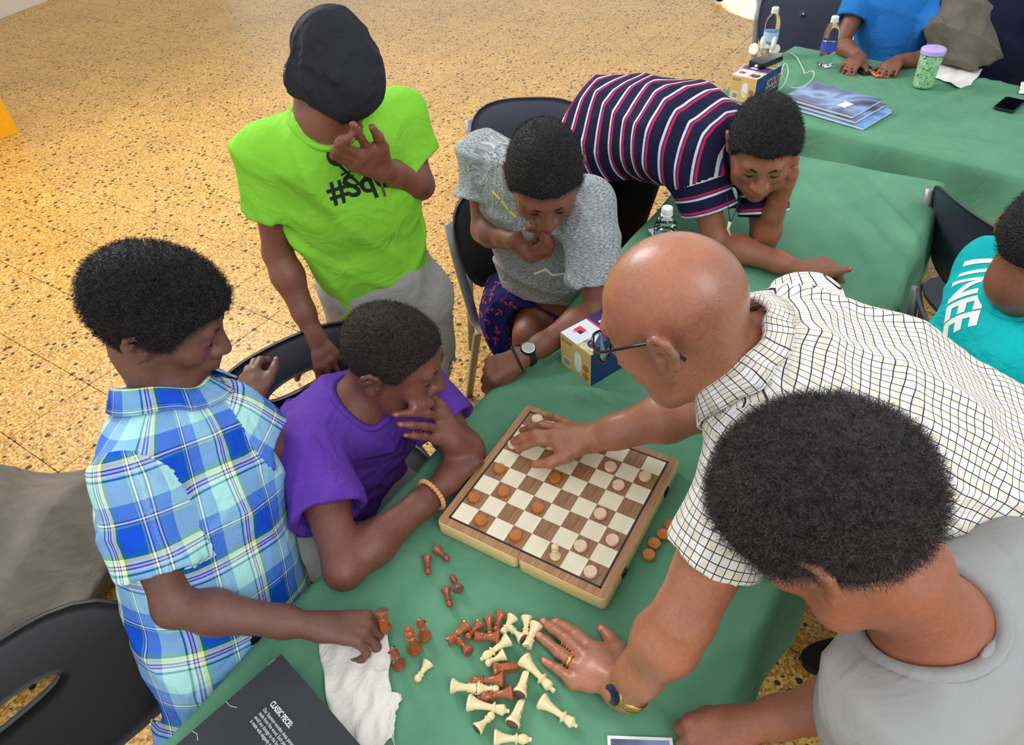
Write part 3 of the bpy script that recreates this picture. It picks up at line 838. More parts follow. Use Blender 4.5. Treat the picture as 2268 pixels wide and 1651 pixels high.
MAT['white_plastic'] = plain('white_plastic', lin(232, 232, 232), .4)
MAT['lilac'] = plain('lilac', lin(196, 170, 238), .35)
MAT['cable_white'] = plain('cable_white', lin(222, 214, 190), .5)
MAT['paper'] = plain('paper', lin(240, 238, 232), .85, 0, .1, 300)
MAT['paper_edge'] = plain('paper_edge', lin(226, 230, 240), .8)
MAT['orange'] = plain('orange', lin(246, 122, 20), .45)
MAT['yellow_paint'] = plain('yellow_paint', lin(250, 178, 10), .45, 0, .05, 60, .04)
MAT['wall_paint'] = plain('wall_paint', lin(226, 218, 202), .8, 0, .1, 120, .03)
MAT['grout'] = plain('grout', lin(112, 88, 56), .9, 0, .2, 400)
MAT['table_top'] = plain('table_top', lin(214, 208, 196), .5)
MAT['lcd'] = plain('lcd', lin(178, 182, 172), .3)
MAT['dial'] = plain('dial', lin(24, 30, 66), .15, spec=.6)
MAT['bracelet_wood'] = plain('bracelet_wood', lin(216, 162, 100), .45)
MAT['bone'] = plain('bone', lin(226, 212, 176), .5)
MAT['pet'] = plain('pet', (.96, .98, 1, 1), .04, trans=1.0, ior=1.18)
MAT['water'] = plain('water', (.96, .98, .98, 1), .02, trans=1.0, ior=1.33)
MAT['label_blue'] = plain('label_blue', lin(62, 78, 178), .4)
MAT['label_sky'] = plain('label_sky', lin(170, 204, 236), .4)
MAT['lens'] = plain('lens', (.95, .96, .98, 1), .02, trans=1.0, ior=1.05)
MAT['box_yellow'] = plain('box_yellow', lin(230, 192, 118), .55, 0, .04, 200, .04)
MAT['box_navy'] = plain('box_navy', lin(34, 62, 118), .5, 0, .04, 200, .04)
MAT['box_purple'] = plain('box_purple', lin(66, 54, 116), .5)
m, nt, b = nodes('box_photo'); n = N(nt)
n.l(n.ramp(n.noise(n.obj(), 46, 4), [(.3, lin(120, 122, 72)), (.48, lin(196, 184, 130)), (.6, lin(226, 214, 190)), (.75, lin(150, 128, 100))]), b.inputs['Base Color']); MAT['box_photo'] = m
m, nt, b = nodes('box_black'); n = N(nt); b.inputs['Roughness'].default_value = .34
n.l(n.ramp(n.noise(n.obj(), 8, 4), [(.35, lin(30, 32, 36)), (.7, lin(44, 46, 50))]), b.inputs['Base Color']); n.bump(n.noise(n.obj(), 300, 3), .06, .001, b); MAT['box_black'] = m
m, nt, b = nodes('book_cover'); n = N(nt); b.inputs['Roughness'].default_value = .2
n.l(n.ramp(n.noise(n.obj(), 5, 2, .5, 0, 1.2), [(.30, lin(52, 50, 66)), (.45, lin(96, 104, 136)), (.55, lin(150, 176, 224)), (.64, lin(90, 88, 100)), (.75, lin(190, 200, 226))]), b.inputs['Base Color']); MAT['book_cover'] = m
m, nt, b = nodes('book_blue'); n = N(nt); b.inputs['Roughness'].default_value = .2
n.l(n.ramp(n.noise(n.obj(), 5, 2, .5, 0, 1.2), [(.30, lin(60, 110, 180)), (.5, lin(130, 180, 232)), (.7, lin(80, 80, 150))]), b.inputs['Base Color']); MAT['book_blue'] = m
m, nt, b = nodes('leaf_print'); n = N(nt); b.inputs['Roughness'].default_value = .15
f1 = n.noise(n.obj(), 42, 3, .5, 0, 3.0)
n.l(n.ramp(f1, [(.34, lin(30, 110, 60)), (.44, lin(96, 190, 100)), (.5, lin(232, 240, 226)), (.58, lin(60, 160, 90)), (.66, lin(190, 226, 120))]), b.inputs['Base Color']); MAT['leaf_print'] = m
# terrazzo: pale chips in warm binder with dark flakes
m, nt, b = nodes('terrazzo'); n = N(nt); P = n.geo()
v1 = n.new('ShaderNodeTexVoronoi'); v1.inputs['Scale'].default_value = 130; n.l(P, v1.inputs['Vector'])
v2 = n.new('ShaderNodeTexVoronoi'); v2.inputs['Scale'].default_value = 30; v2.inputs['Randomness'].default_value = 1.0; n.l(P, v2.inputs['Vector'])
v3 = n.new('ShaderNodeTexVoronoi'); v3.inputs['Scale'].default_value = 75; n.l(P, v3.inputs['Vector'])
r1 = n.sep(v1.outputs['Color'])[0]
basec = n.ramp(r1, [(.0, lin(148, 104, 40)), (.35, lin(192, 142, 62)), (.65, lin(212, 166, 84)), (1.0, lin(226, 192, 124))])
blot = n.ramp(n.noise(P, 1.6, 3), [(.3, (.88, .86, .82, 1)), (.7, (1.08, 1.06, 1.02, 1))])
basec = n.mix(1.0, basec, blot, 'MULTIPLY')
nz = n.math('MULTIPLY', n.noise(P, 120, 2), .22)
r2 = n.sep(v2.outputs['Color']); th = n.math('MULTIPLY', n.math('GREATER_THAN', r2[0], .45), n.math('ADD', n.math('MULTIPLY', r2[1], .28), .20))
d2 = n.math('LESS_THAN', n.math('ADD', v2.outputs['Distance'], nz), n.math('ADD', th, .02))
r3 = n.sep(v3.outputs['Color']); d3 = n.math('MULTIPLY', n.math('GREATER_THAN', r3[0], .70), n.math('LESS_THAN', n.math('ADD', v3.outputs['Distance'], nz), .40))
c = n.mix(n.math('MULTIPLY', d3, .62), basec, lin(120, 84, 40)); c = n.mix(n.math('MULTIPLY', d2, .95), c, lin(40, 32, 20))
n.l(c, b.inputs['Base Color']); b.inputs['Roughness'].default_value = .34; b.inputs['Specular IOR Level'].default_value = .45
MAT['terrazzo'] = m
# ------------------------------------------------------------------ the setting
TA = math.radians(53.6); TS = np.array([math.cos(TA), math.sin(TA)]); TN = np.array([math.sin(TA), -math.cos(TA)])   # along the table, across it
def st(s, t, z=0): p = TS*s+TN*t; return np.array([p[0], p[1], z])
fl = mk('floor', [(-12, -6, -.012), (12, -6, -.012), (12, 16, -.012), (-12, 16, -.012)], [(0, 1, 2, 3)], MAT['grout']); tag(fl, kind='structure')
TL = .35; s0, t0 = 2.52, 0.0
def proj(p):
    q = RC.T @ (np.asarray(p)-CAM)
    return (CX+FPX*q[0]/q[2], CY+FPX*q[1]/q[2], q[2])
cand = []
for i in range(-30, 40):
    for j in range(-40, 30):
        c = st(s0+(i+.5)*TL, t0+(j+.5)*TL); pr = proj(c)
        vis = pr[2] > .3 and -90 < pr[0] < 2268+90 and -60 < pr[1] < 1651+120
        cand.append((0 if vis else 1, pr[2] if pr[2] > 0 else 99, i, j, c))
cand.sort(key=lambda a: a[:2])
g = G(); g.rbox((0, 0, -.006), (TL-.0025, TL-.0025, .012), .006, 2, .0012)
tile = None
rest = G()
for q, (vis, dd, i, j, c) in enumerate(cand):
    jz = .0004*math.sin(i*12.9+j*7.3)
    if q < 300:
        if tile is None: tile = o = g.build('floor_tile', MAT['terrazzo'], fl)
        else: o = tile.copy(); COL.objects.link(o); o.parent = fl
        o.location = (c[0], c[1], jz); o.rotation_euler = (0, 0, TA)
    elif abs(c[0]) < 11 and -5 < c[1] < 15:
        rest.rbox((c[0], c[1], -.006+jz), (TL-.0025, TL-.0025, .012), .006, 1, .0012, TA)
tag(rest.build('floor_tiles_beyond', MAT['terrazzo'], fl), kind='stuff')
# far wall and skirting at the top left, yellow pillar at the left edge
wa = np.array([-5.30, 8.52]); wb = np.array([-4.55, 10.45]); wdir = nrm(wb-wa)
g = G(); a = wa-wdir*3.5; c2 = wa+wdir*1.0; nn_ = np.array([-wdir[1], wdir[0]])
mid = (a+(wa+wdir*4))/2
g.box((mid[0]+nn_[0]*.1, mid[1]+nn_[1]*.1, 1.6), (.2, 7.5, 3.2), math.atan2(wdir[1], wdir[0])-math.pi/2)
tag(g.build('wall_back', MAT['wall_paint']), kind='structure')
yp = Z(31, 296, 0)
g = G(); g.rbox((yp[0]-.26, yp[1]-.02, 1.3), (.42, .42, 2.6), .012, 2, .004, TA)
tag(g.build('pillar', MAT['yellow_paint']), 'yellow painted square pillar standing on the terrazzo floor', 'pillar')

# ------------------------------------------------------------------ tables and cloths
TH = .74
def table(label, c, ang, L, W_, cloth_label, hangs, seed, wrinkles=(), seam=None):
    t = thing('folding_table', label, 'table', (c[0], c[1], 0), ang, 'folding tables under green cloths')
    G().rbox((0, 0, TH-.03), (L, W_, .045), .04, 3).build('tabletop', MAT['table_top'], t)
    for sx in (-1, 1):
        for sy in (-1, 1):
            G().tube([(sx*(L/2-.25), sy*(W_/2-.08), TH-.05), (sx*(L/2-.22), sy*(W_/2-.07), .0)], .014, 8).build('leg', MAT['dark_metal'], t, True)
        G().tube([(sx*(L/2-.23), -(W_/2-.075), .25), (sx*(L/2-.23), (W_/2-.075), .25)], .010, 6).build('stretcher', MAT['dark_metal'], t, True)
    # cloth: grid over top plus skirts, rounded over the edge, wavy hem
    hx0, hx1, hy0, hy1 = hangs
    def coords(lo, hi, h0, h1, step):
        xs = list(np.arange(lo-h0, lo-.02, step))+list(np.linspace(lo-.02, lo+.02, 5))+list(np.arange(lo+.02+step, hi-.02-step*.5, step))+list(np.linspace(hi-.02, hi+.02, 5))+list(np.arange(hi+.02+step, hi+h1+1e-6, step))
        return np.array(xs)
    X = coords(-L/2, L/2, hx0, hx1, .018); Y = coords(-W_/2, W_/2, hy0, hy1, .018)
    U, Vv = np.meshgrid(X, Y, indexing='ij')
    def fold(u, half):                                        # arclength -> (horizontal, drop)
        ov = np.maximum(np.abs(u)-half, 0); r = .022; a = np.minimum(ov/r, math.pi/2)
        hor = np.sign(u)*(np.minimum(np.abs(u), half)+r*np.sin(a)); dr = np.where(ov < r*math.pi/2, r*(1-np.cos(a)), r+ov-r*math.pi/2)
        return hor, dr, ov
    hx, dx, ox = fold(U, L/2); hy, dy, oy = fold(Vv, W_/2)
    # skirts of a square cloth fall outward at the corners
    rs = np.random.default_rng(seed)
    zz = TH+.004-np.maximum(dx, dy)
    wav = .010*np.sin(U*21+seed)*np.minimum(oy/.12, 1)+.012*np.sin(U*9.3+1.7*seed)*np.minimum(oy/.12, 1)
    wav2 = .010*np.sin(Vv*23+seed)*np.minimum(ox/.12, 1)+.010*np.sin(Vv*10.1)*np.minimum(ox/.12, 1)
    hy = hy+np.sign(Vv)*(wav+.10*oy); hx = hx+np.sign(U)*(wav2+.10*ox)
    top = np.clip(1-(ox+oy)/.02, 0, 1)
    wz = .0010*np.sin(U*16+3*np.sin(Vv*7+seed))+.0008*np.sin((U*.6+Vv)*31+2*np.sin(U*5))
    for (p, dvec, w, hgt, ln) in wrinkles:                    # long soft ridges on the top
        d = nrm(dvec); q = np.stack([U-p[0], Vv-p[1]], -1); al = q@d; ac = q[..., 0]*-d[1]+q[..., 1]*d[0]
        wz = wz+1.7*hgt*np.exp(-(ac/w)**2)*np.exp(-(al/ln)**2)
    zz = zz+np.maximum(wz, -.002)*top+.0015*top
    V = np.stack([hx, hy, zz], -1).reshape(-1, 3); nx, ny = U.shape
    ii = np.arange(nx*ny).reshape(nx, ny); Fq = np.stack([ii[:-1, :-1], ii[1:, :-1], ii[1:, 1:], ii[:-1, 1:]], -1).reshape(-1, 4)
    cl = mk('tablecloth', V, Fq, MAT['cloth_green'], None, True, (c[0], c[1], 0)); cl.rotation_euler = (0, 0, ang)
    tag(cl, cloth_label, 'tablecloth', 'green tablecloths')
    return t, cl
# long table: local x runs along TS, local y = -TN
c1 = st((0.02+2.49)/2, -.40); 
def loc1(px, py): q = Z(px, py, TH)-c1; return (q[:2]@TS, -(q[:2]@TN))
def wr(p1, p2, w, h, k=.6):
    a = np.array(loc1(*p1)); b_ = np.array(loc1(*p2)); return ((a+b_)/2, b_-a, w, h, np.linalg.norm(b_-a)*k)
table('long folding table with the board game under a green cloth', c1, TA, 2.47, .73, 'green cloth draped over the table with the checkers board', (.22, .20, .26, .13), 3,
      [wr((1130, 870), (1330, 830), .020, .010), wr((1140, 880), (1420, 890), .022, .012), wr((1200, 860), (1500, 930), .018, .008), wr((1800, 430), (1980, 640), .018, .012), wr((1850, 440), (2000, 600), .03, .010), wr((1900, 400), (2050, 560), .018, .008), wr((900, 1560), (1050, 1400), .02, .004), wr((1430, 1560), (1640, 1420), .02, .006)])
e2 = nrm(np.array([.70, -.715])); A2 = math.atan2(e2[1], e2[0])
cf = np.array([0.93, 2.86]); per = np.array([-e2[1], e2[0]])
L2 = 2.44; W2_ = .76
c2_ = cf+e2*L2/2+per*W2_/2
def loc2(px, py): q = Z(px, py, TH)[:2]-c2_; return (q@e2, q@per)
def wr2(p1, p2, w, h, k=.6):
    a = np.array(loc2(*p1)); b_ = np.array(loc2(*p2)); return ((a+b_)/2, b_-a, w, h, np.linalg.norm(b_-a)*k)
table('folding table holding bottles and books under a green cloth', c2_, A2, L2, W2_, 'green cloth with a folded seam draped over the table with the books', (.06, .1, .24, .08), 8,
      [wr2((2020, 262), (2200, 190), .02, .010), wr2((2060, 240), (2180, 180), .02, .008), wr2((2010, 305), (2240, 330), .02, .007), wr2((1950, 330), (2268, 360), .02, .005)])
# ------------------------------------------------------------------ board, checkers, chess pieces
ZT = TH+.0065                                                # top of the cloth
BA = math.radians(-33.95); BC = np.array([.0777, .8855]); BTOP = .785; BH = BTOP-ZT
bux = np.array([math.cos(BA), math.sin(BA)]); buy = np.array([-math.sin(BA), math.cos(BA)])
bd = thing('checkers_board', 'folding wooden checkers board with light and dark squares lying open', 'board game', (BC[0], BC[1], ZT), BA)
SQ = .0402; HALF = .1835
sqm = G(); sqm.box((0, 0, 0), (SQ-.0002, SQ-.0002, .0016)); sq0 = {}
for side in (-1, 1):
    g = G(); g.rbox((side*(HALF/2+.0003), 0, BH/2-.0005), (HALF-.001, HALF*2, BH-.002), .012, 4, .004)
    h = g.build('board_half', MAT['pine'], bd, 'auto')
    # walnut veneer on the rim and under the squares
    g = G(); x0 = .0006; x1 = HALF-.0025; y1 = HALF-.0025; c_ = .009
    poly = [(x0, -y1), (x1-c_, -y1), (x1-c_*.3, -y1+c_*.3), (x1, -y1+c_), (x1, y1-c_), (x1-c_*.3, y1-c_*.3), (x1-c_, y1), (x0, y1)]
    g.prism([(side*a, b_) for a, b_ in (poly if side > 0 else poly[::-1])], BH-.0016, BH-.0004); g.build('rim', MAT['walnut'], h)
    for w_ in ((x0, 4*SQ+.0042, 4*SQ+.0006, 4*SQ+.0042), ):
        lo_, hi_ = 4*SQ+.0006, 4*SQ+.0042
        g = G(); g.box((side*(lo_+hi_)/2, 0, BH-.0004), (hi_-lo_, hi_*2, .0010))
        for sy in (-1, 1): g.box((side*hi_/2, sy*(lo_+hi_)/2, BH-.0004), (hi_-.0006, hi_-lo_, .0010))
        g.build('frame_line', MAT['black_line'], h)
    for iu in range(4):
        for iv in range(8):
            u_ = iu if side < 0 else iu+4
            dark = (u_+iv) % 2 == 0; k_ = 'walnut_square' if dark else 'maple'
            if k_ not in sq0: sq0[k_] = o = sqm.build('square', MAT[k_], h)
            else: o = sq0[k_].copy(); COL.objects.link(o); o.parent = h
            o.location = ((u_-3.5)*SQ, (3.5-iv)*SQ, BH-.0006)
for y_ in (-.105, .105):
    g = G(); g.box((HALF+.0015, y_, BH*.5), (.003, .016, .018)); g.tube([(HALF+.004, y_-.006, BH*.62), (HALF+.004, y_+.006, BH*.62)], .0025, 8); g.build('latch', MAT['dark_metal'], bd)
    g = G(); g.tube([(-HALF-.003, y_+q[0], .006+.001) if False else (-HALF-.002-q[1], y_+q[0], .007) for q in ((-.008, 0), (-.008, .012), (.008, .012), (.008, 0))], .0018, 6); g.build('latch', MAT['dark_metal'], bd)
def b2w(x, y): p = BC+bux*x+buy*y; return p
def checker(px, py, col, onboard=True, label='', group=''):
    H_ = .009; r = .0125
    if onboard:
        p = Z(px, py, BTOP+H_); q = p[:2]-BC; x, y = q@bux, q@buy
        cx = (round(x/SQ-.5)+.5)*SQ; cy = (round(y/SQ-.5)+.5)*SQ
        x = cx+np.clip(x-cx, -.005, .005); y = cy+np.clip(y-cy, -.005, .005); w = b2w(x, y); z = BTOP+.0003
    else: w = Z(px, py, ZT+H_)[:2]; z = ZT+.002
    if checker.src.get(col) is None:
        g = G(); g.lathe([(r-.0025, 0), (r-.0006, .0006), (r, .0022), (r, H_-.0018), (r-.0008, H_-.0004), (r-.0022, H_), (r-.0035, H_-.0004)], 36)
        o = g.build('checker', MAT[col], None, 'auto'); checker.src[col] = o
    else: o = checker.src[col].copy(); COL.objects.link(o)
    o.location = (w[0], w[1], z); o.rotation_euler = (0, 0, random.uniform(0, 6))
    tag(o, SPECIAL.get((round(px), round(py)), label), 'checker', group)
SPECIAL = {}
checker.src = {}
k1 = 800/2268
for (x, y), lb in {(905, 440): 'brown wooden checker half hidden under the reaching hand', (830, 215): 'pale wooden checker on the corner square beside the little finger', (905, 245): 'pale wooden checker half hidden under the little finger of the reaching hand', (668, 372): 'pale wooden checker touched by the fingertips of the reaching hand', (1240, 392): 'pale wooden checker half hidden under the wrist of the reaching hand',
    (1150, 1188): 'pale wooden checker on the corner square nearest the spread hand', (933, 585): 'brown wooden checker standing alone just beyond the thumb of the reaching hand', (686, 945): 'brown wooden checker beside the fold of the board on the edge row', (1090, 1010): 'pale wooden checker standing next to the pale pawn on the board', (423, 706): 'brown wooden checker against the border beside the beaded bracelet'}.items(): SPECIAL[(round(900+x*k1), round(850+y*k1))] = lb
for x, y in ((600, 505), (610, 668), (423, 706), (825, 770), (467, 850), (686, 945), (933, 585), (905, 440)):
    checker(900+x*k1, 850+y*k1, 'checker_brown', True, 'brown wooden checker standing on a dark square of the board', 'brown checkers on the board')
for x, y in ((830, 215), (905, 245), (668, 372), (1240, 392), (1287, 520), (1500, 575), (1333, 630), (1218, 810), (1090, 1010), (1287, 990), (1150, 1188)):
    checker(900+x*k1, 850+y*k1, 'beech', True, 'pale wooden checker standing on a dark square of the board', 'pale checkers on the board')
for x, y in ((1523, 1072), (1558, 1000), (1613, 942), (1660, 886)):
    checker(900+x*k1, 850+y*k1, 'checker_brown', False, 'captured brown wooden checker lying on the green cloth beside the board', 'captured checkers beside the board')
PROF = {
 'pawn': ([(.0095, 0), (.0105, .0008), (.0105, .0035), (.0088, .0055), (.0084, .0075), (.0066, .010), (.0048, .016), (.0040, .0205), (.0046, .0215), (.0066, .0225), (.0066, .0240), (.0046, .0250), (.0052, .0262), (.0066, .029), (.0068, .0315), (.0060, .0345), (.0038, .0365), (.0008, .0373)], .0105, .0068, .031),
 'rook': ([(.0110, 0), (.0120, .0008), (.0120, .0040), (.0104, .0060), (.0100, .0080), (.0080, .0110), (.0064, .018), (.0058, .026), (.0066, .028), (.0084, .0295), (.0084, .0310), (.0074, .0325), (.0082, .0350), (.0088, .0425), (.0064, .0425), (.0060, .0395), (.0005, .0395)], .012, .0088, .040),
 'bishop': ([(.0112, 0), (.0122, .0008), (.0122, .0042), (.0104, .0062), (.0100, .0085), (.0078, .0125), (.0056, .022), (.0046, .031), (.0056, .033), (.0086, .0345), (.0086, .0362), (.0054, .0378), (.0062, .0400), (.0078, .0440), (.0078, .0475), (.0060, .0520), (.0032, .0552), (.0030, .0560), (.0036, .0575), (.0030, .0592), (.0006, .0600)], .0122, .0078, .046),
 'queen': ([(.0122, 0), (.0134, .0010), (.0134, .0048), (.0114, .0070), (.0110, .0095), (.0084, .0140), (.0060, .026), (.0050, .039), (.0062, .041), (.0096, .0426), (.0096, .0446), (.0060, .0464), (.0070, .0490), (.0084, .0560), (.0092, .0600), (.0070, .0618), (.0050, .0632), (.0030, .0650), (.0036, .0668), (.0030, .0690), (.0006, .0700)], .0134, .0092, .060),
 'king': ([(.0124, 0), (.0136, .0010), (.0136, .0050), (.0116, .0072), (.0112, .0100), (.0086, .0150), (.0062, .028), (.0052, .041), (.0064, .043), (.0100, .0448), (.0100, .0470), (.0064, .0490), (.0072, .0520), (.0086, .0590), (.0090, .0620), (.0074, .0645), (.0052, .0660), (.0040, .0666), (.0040, .0745), (.0034, .0750), (.0006, .0750)], .0136, .0090, .060),
 'knight': ([(.0114, 0), (.0124, .0008), (.0124, .0042), (.0106, .0062), (.0102, .0085), (.0086, .0120), (.0080, .0150), (.0086, .0165), (.0078, .0180), (.0005, .0185)], .0124, .0080, .030)}
KH = [(-.0085, .016), (.0085, .016), (.0080, .022), (.0060, .027), (.0065, .030), (.0120, .0295), (.0135, .033), (.0125, .037), (.0060, .0405), (.0045, .0440), (.0020, .0470), (.0005, .0440), (-.0045, .0420), (-.0080, .0350), (-.0085, .026)]
srcp = {}
def piece(kind, mat, base, head=None, label='', group='', stand=False, zt=None):
    zt = ZT+.0015 if zt is None else zt
    prof, rb, rh, hz = PROF[kind]
    if stand: p = Z(base[0], base[1], zt); rot = Matrix.Rotation(random.uniform(0, 6), 3, 'Z')
    else:
        p = Z(base[0], base[1], zt+rb); q = Z(head[0], head[1], zt+rh); d = (q-p)[:2]; d = d/np.linalg.norm(d)
        sl = math.asin(min(.5, (rb-rh)/hz)); ax = Vector((d[0]*math.cos(sl), d[1]*math.cos(sl), -math.sin(sl)))
        side = Vector((-d[1], d[0], 0)); rot = Matrix((side.cross(ax)*-1, side, ax)).transposed()
        if kind == 'knight': rot = rot @ Matrix.Rotation(math.pi/2*random.choice((1, -1)), 3, 'Z')
        else: rot = rot @ Matrix.Rotation(random.uniform(0, 6), 3, 'Z')
        if rot.determinant() < 0: rot = Matrix((side.cross(ax), side, ax)).transposed()
        p = p-np.array(ax)*.002+np.array([0, 0, .0006])
    key = (kind, mat)
    if key not in srcp:
        g = G(); g.lathe(prof, 24)
        if kind == 'knight':
            n0 = len(KH); V = [(x, -.0055, z) for x, z in KH]+[(x*1.0, .0055, z) for x, z in KH]
            V = [(x, y*(.6 if z > .040 else (.75 if x > .009 else 1)), z) for x, y, z in V]
            g.add(V, [tuple(range(n0)), tuple(range(2*n0-1, n0-1, -1))]+[((i+1) % n0, i, n0+i, n0+(i+1) % n0) for i in range(n0)])
        if kind == 'rook':
            for i in range(4): 
                a = i*math.pi/2+.4; g.box((.0074*math.cos(a), .0074*math.sin(a), .0432), (.0028, .0075, .0030), a)
        if kind == 'king': g.box((0, 0, .0715), (.0105, .0045, .0040))
        if kind == 'bishop': g.box((.0050, 0, .0500), (.0042, .0150, .0012), R=Matrix.Rotation(.7, 3, 'Y'), mi=1)
        o = g.build(kind, [MAT[mat], MAT['black_line']], None, 'auto'); srcp[key] = o
        G().lathe([(.0001, -.0006), (rb-.0018, -.0006), (rb-.0018, .0004), (.0001, .0004)], 20, caps=False).build('felt_base', MAT['felt'], o)
    else: o = dup(srcp[key])
    o.location = tuple(map(float, p)); o.rotation_euler = rot.to_euler()
    tag(o, label, 'chess piece', group); return o
k2 = 800/2268
PL = {(1518, 192): 'pale wooden pawn lying next to the brown pawns of the pile', (1606, 195): 'pale wooden pawn lying behind the pale rook at the fingertips', (1578, 326): 'pale wooden pawn showing its felt base beside the pale rook', (1465, 430): 'pale wooden pawn lying between the pale bishop and the brown knight',
      (1302, 640): 'pale wooden pawn lying end to end with the pale rook', (1298, 893): 'pale wooden pawn lying between the pale queen and the lowest pale bishop', (1310, 232): 'brown wooden pawn lying beside the brown rook at the pile edge', (1243, 408): 'brown wooden pawn showing its felt base at the outer edge of the pile',
      (1365, 200): 'brown wooden pawn lying across the end of a brown rook', (1442, 170): 'brown wooden pawn lying next to a pale pawn'}
def zz2(x, y): return (600+x*k2, 1300+y*k2)
GP = 'chess pieces scattered on the green cloth'
for b_, h_ in (((946, 1236), (948, 1263)), ((967, 1217), (986, 1235))): piece('pawn', 'sheesham_dark', b_, h_, 'brown wooden pawn lying between the folded forearm and the board edge', 'pawns by the forearm')
for b_, h_ in (((1016, 1306), (1006, 1287)), ((988, 1307), (995, 1335))): piece('pawn', 'sheesham_dark', b_, h_, 'brown wooden pawn lying in a pair off the board corner', 'pair of pawns off the board corner')
for b_, h_ in (((1310, 232), (1245, 308)), ((1365, 200), (1377, 288)), ((1442, 170), (1420, 262)), ((1243, 408), (1187, 345))): piece('pawn', 'sheesham', zz2(*b_), zz2(*h_), PL[b_], 'brown pawns of the pile')
for b_, h_ in (((1518, 192), (1465, 278)), ((1606, 195), (1600, 292)), ((1578, 326), (1510, 268)), ((1465, 430), (1380, 476)), ((1302, 640), (1402, 645)), ((1298, 893), (1376, 820))): piece('pawn', 'boxwood', zz2(*b_), zz2(*h_), PL[b_], 'pale pawns of the pile')
piece('pawn', 'boxwood', zz2(988, 480), zz2(925, 577), 'pale wooden pawn lying alone between the white napkin and the pile', 'pale pawn lying alone')
for b_, h_ in (((1228, 242), (1140, 328)), ((1430, 320), (1298, 315))): piece('rook', 'sheesham', zz2(*b_), zz2(*h_), 'brown wooden rook lying in the scattered pile of pieces', 'brown rooks of the pile')
piece('rook', 'boxwood', zz2(1666, 240), zz2(1612, 368), 'pale wooden rook lying against the fingertips of the spread hand', GP)
piece('rook', 'boxwood', zz2(1138, 625), zz2(1275, 642), 'pale wooden rook lying end to end with a pale pawn', GP)
piece('bishop', 'boxwood', zz2(1490, 335), zz2(1345, 440), 'pale wooden bishop lying beside a pale pawn in the upper pile', GP)
piece('bishop', 'boxwood', zz2(1408, 950), zz2(1612, 960), 'pale wooden bishop lying on its own below the pale knight', GP)
piece('bishop', 'sheesham', zz2(1455, 585), zz2(1268, 592), 'brown wooden bishop lying under the brown knight', GP)
piece('bishop', 'sheesham', zz2(1512, 668), zz2(1328, 694), 'brown wooden bishop lying between a pale pawn and the pale queen', GP)
piece('knight', 'sheesham', zz2(1402, 522), zz2(1530, 508), 'brown wooden knight lying on its side in the pile', GP)
piece('knight', 'boxwood', zz2(1562, 672), zz2(1600, 560), 'pale wooden knight lying with its felt base next to a brown bishop', GP)
piece('knight', 'boxwood', zz2(1518, 860), zz2(1572, 738), 'pale wooden knight lying between the pale queen and a pale bishop', GP)
piece('king', 'boxwood', zz2(1588, 458), zz2(1760, 640), 'pale wooden king with square finial lying by the ringed hand', GP)
piece('queen', 'boxwood', zz2(1243, 730), zz2(1482, 782), 'pale wooden queen lying beside a brown bishop', GP)
piece('queen', 'boxwood', zz2(1700, 720), zz2(1912, 872), 'pale wooden queen lying apart from the pile near the gold watch', GP)
GS = 'brown chess pieces standing by the napkin'
piece('bishop', 'sheesham_dark', zz2(803, 492), None, 'reddish brown bishop standing nearest the white napkin', GS, True)
piece('king', 'sheesham', zz2(903, 392), None, 'brown wooden king standing between two brown bishops', GS, True)
piece('bishop', 'sheesham', zz2(966, 312), None, 'brown wooden bishop with slotted head standing behind the brown king', GS, True)
piece('pawn', 'boxwood', (1230, 1233), None, 'pale wooden pawn standing on a dark square of the board', GP, True, BTOP+.0005)

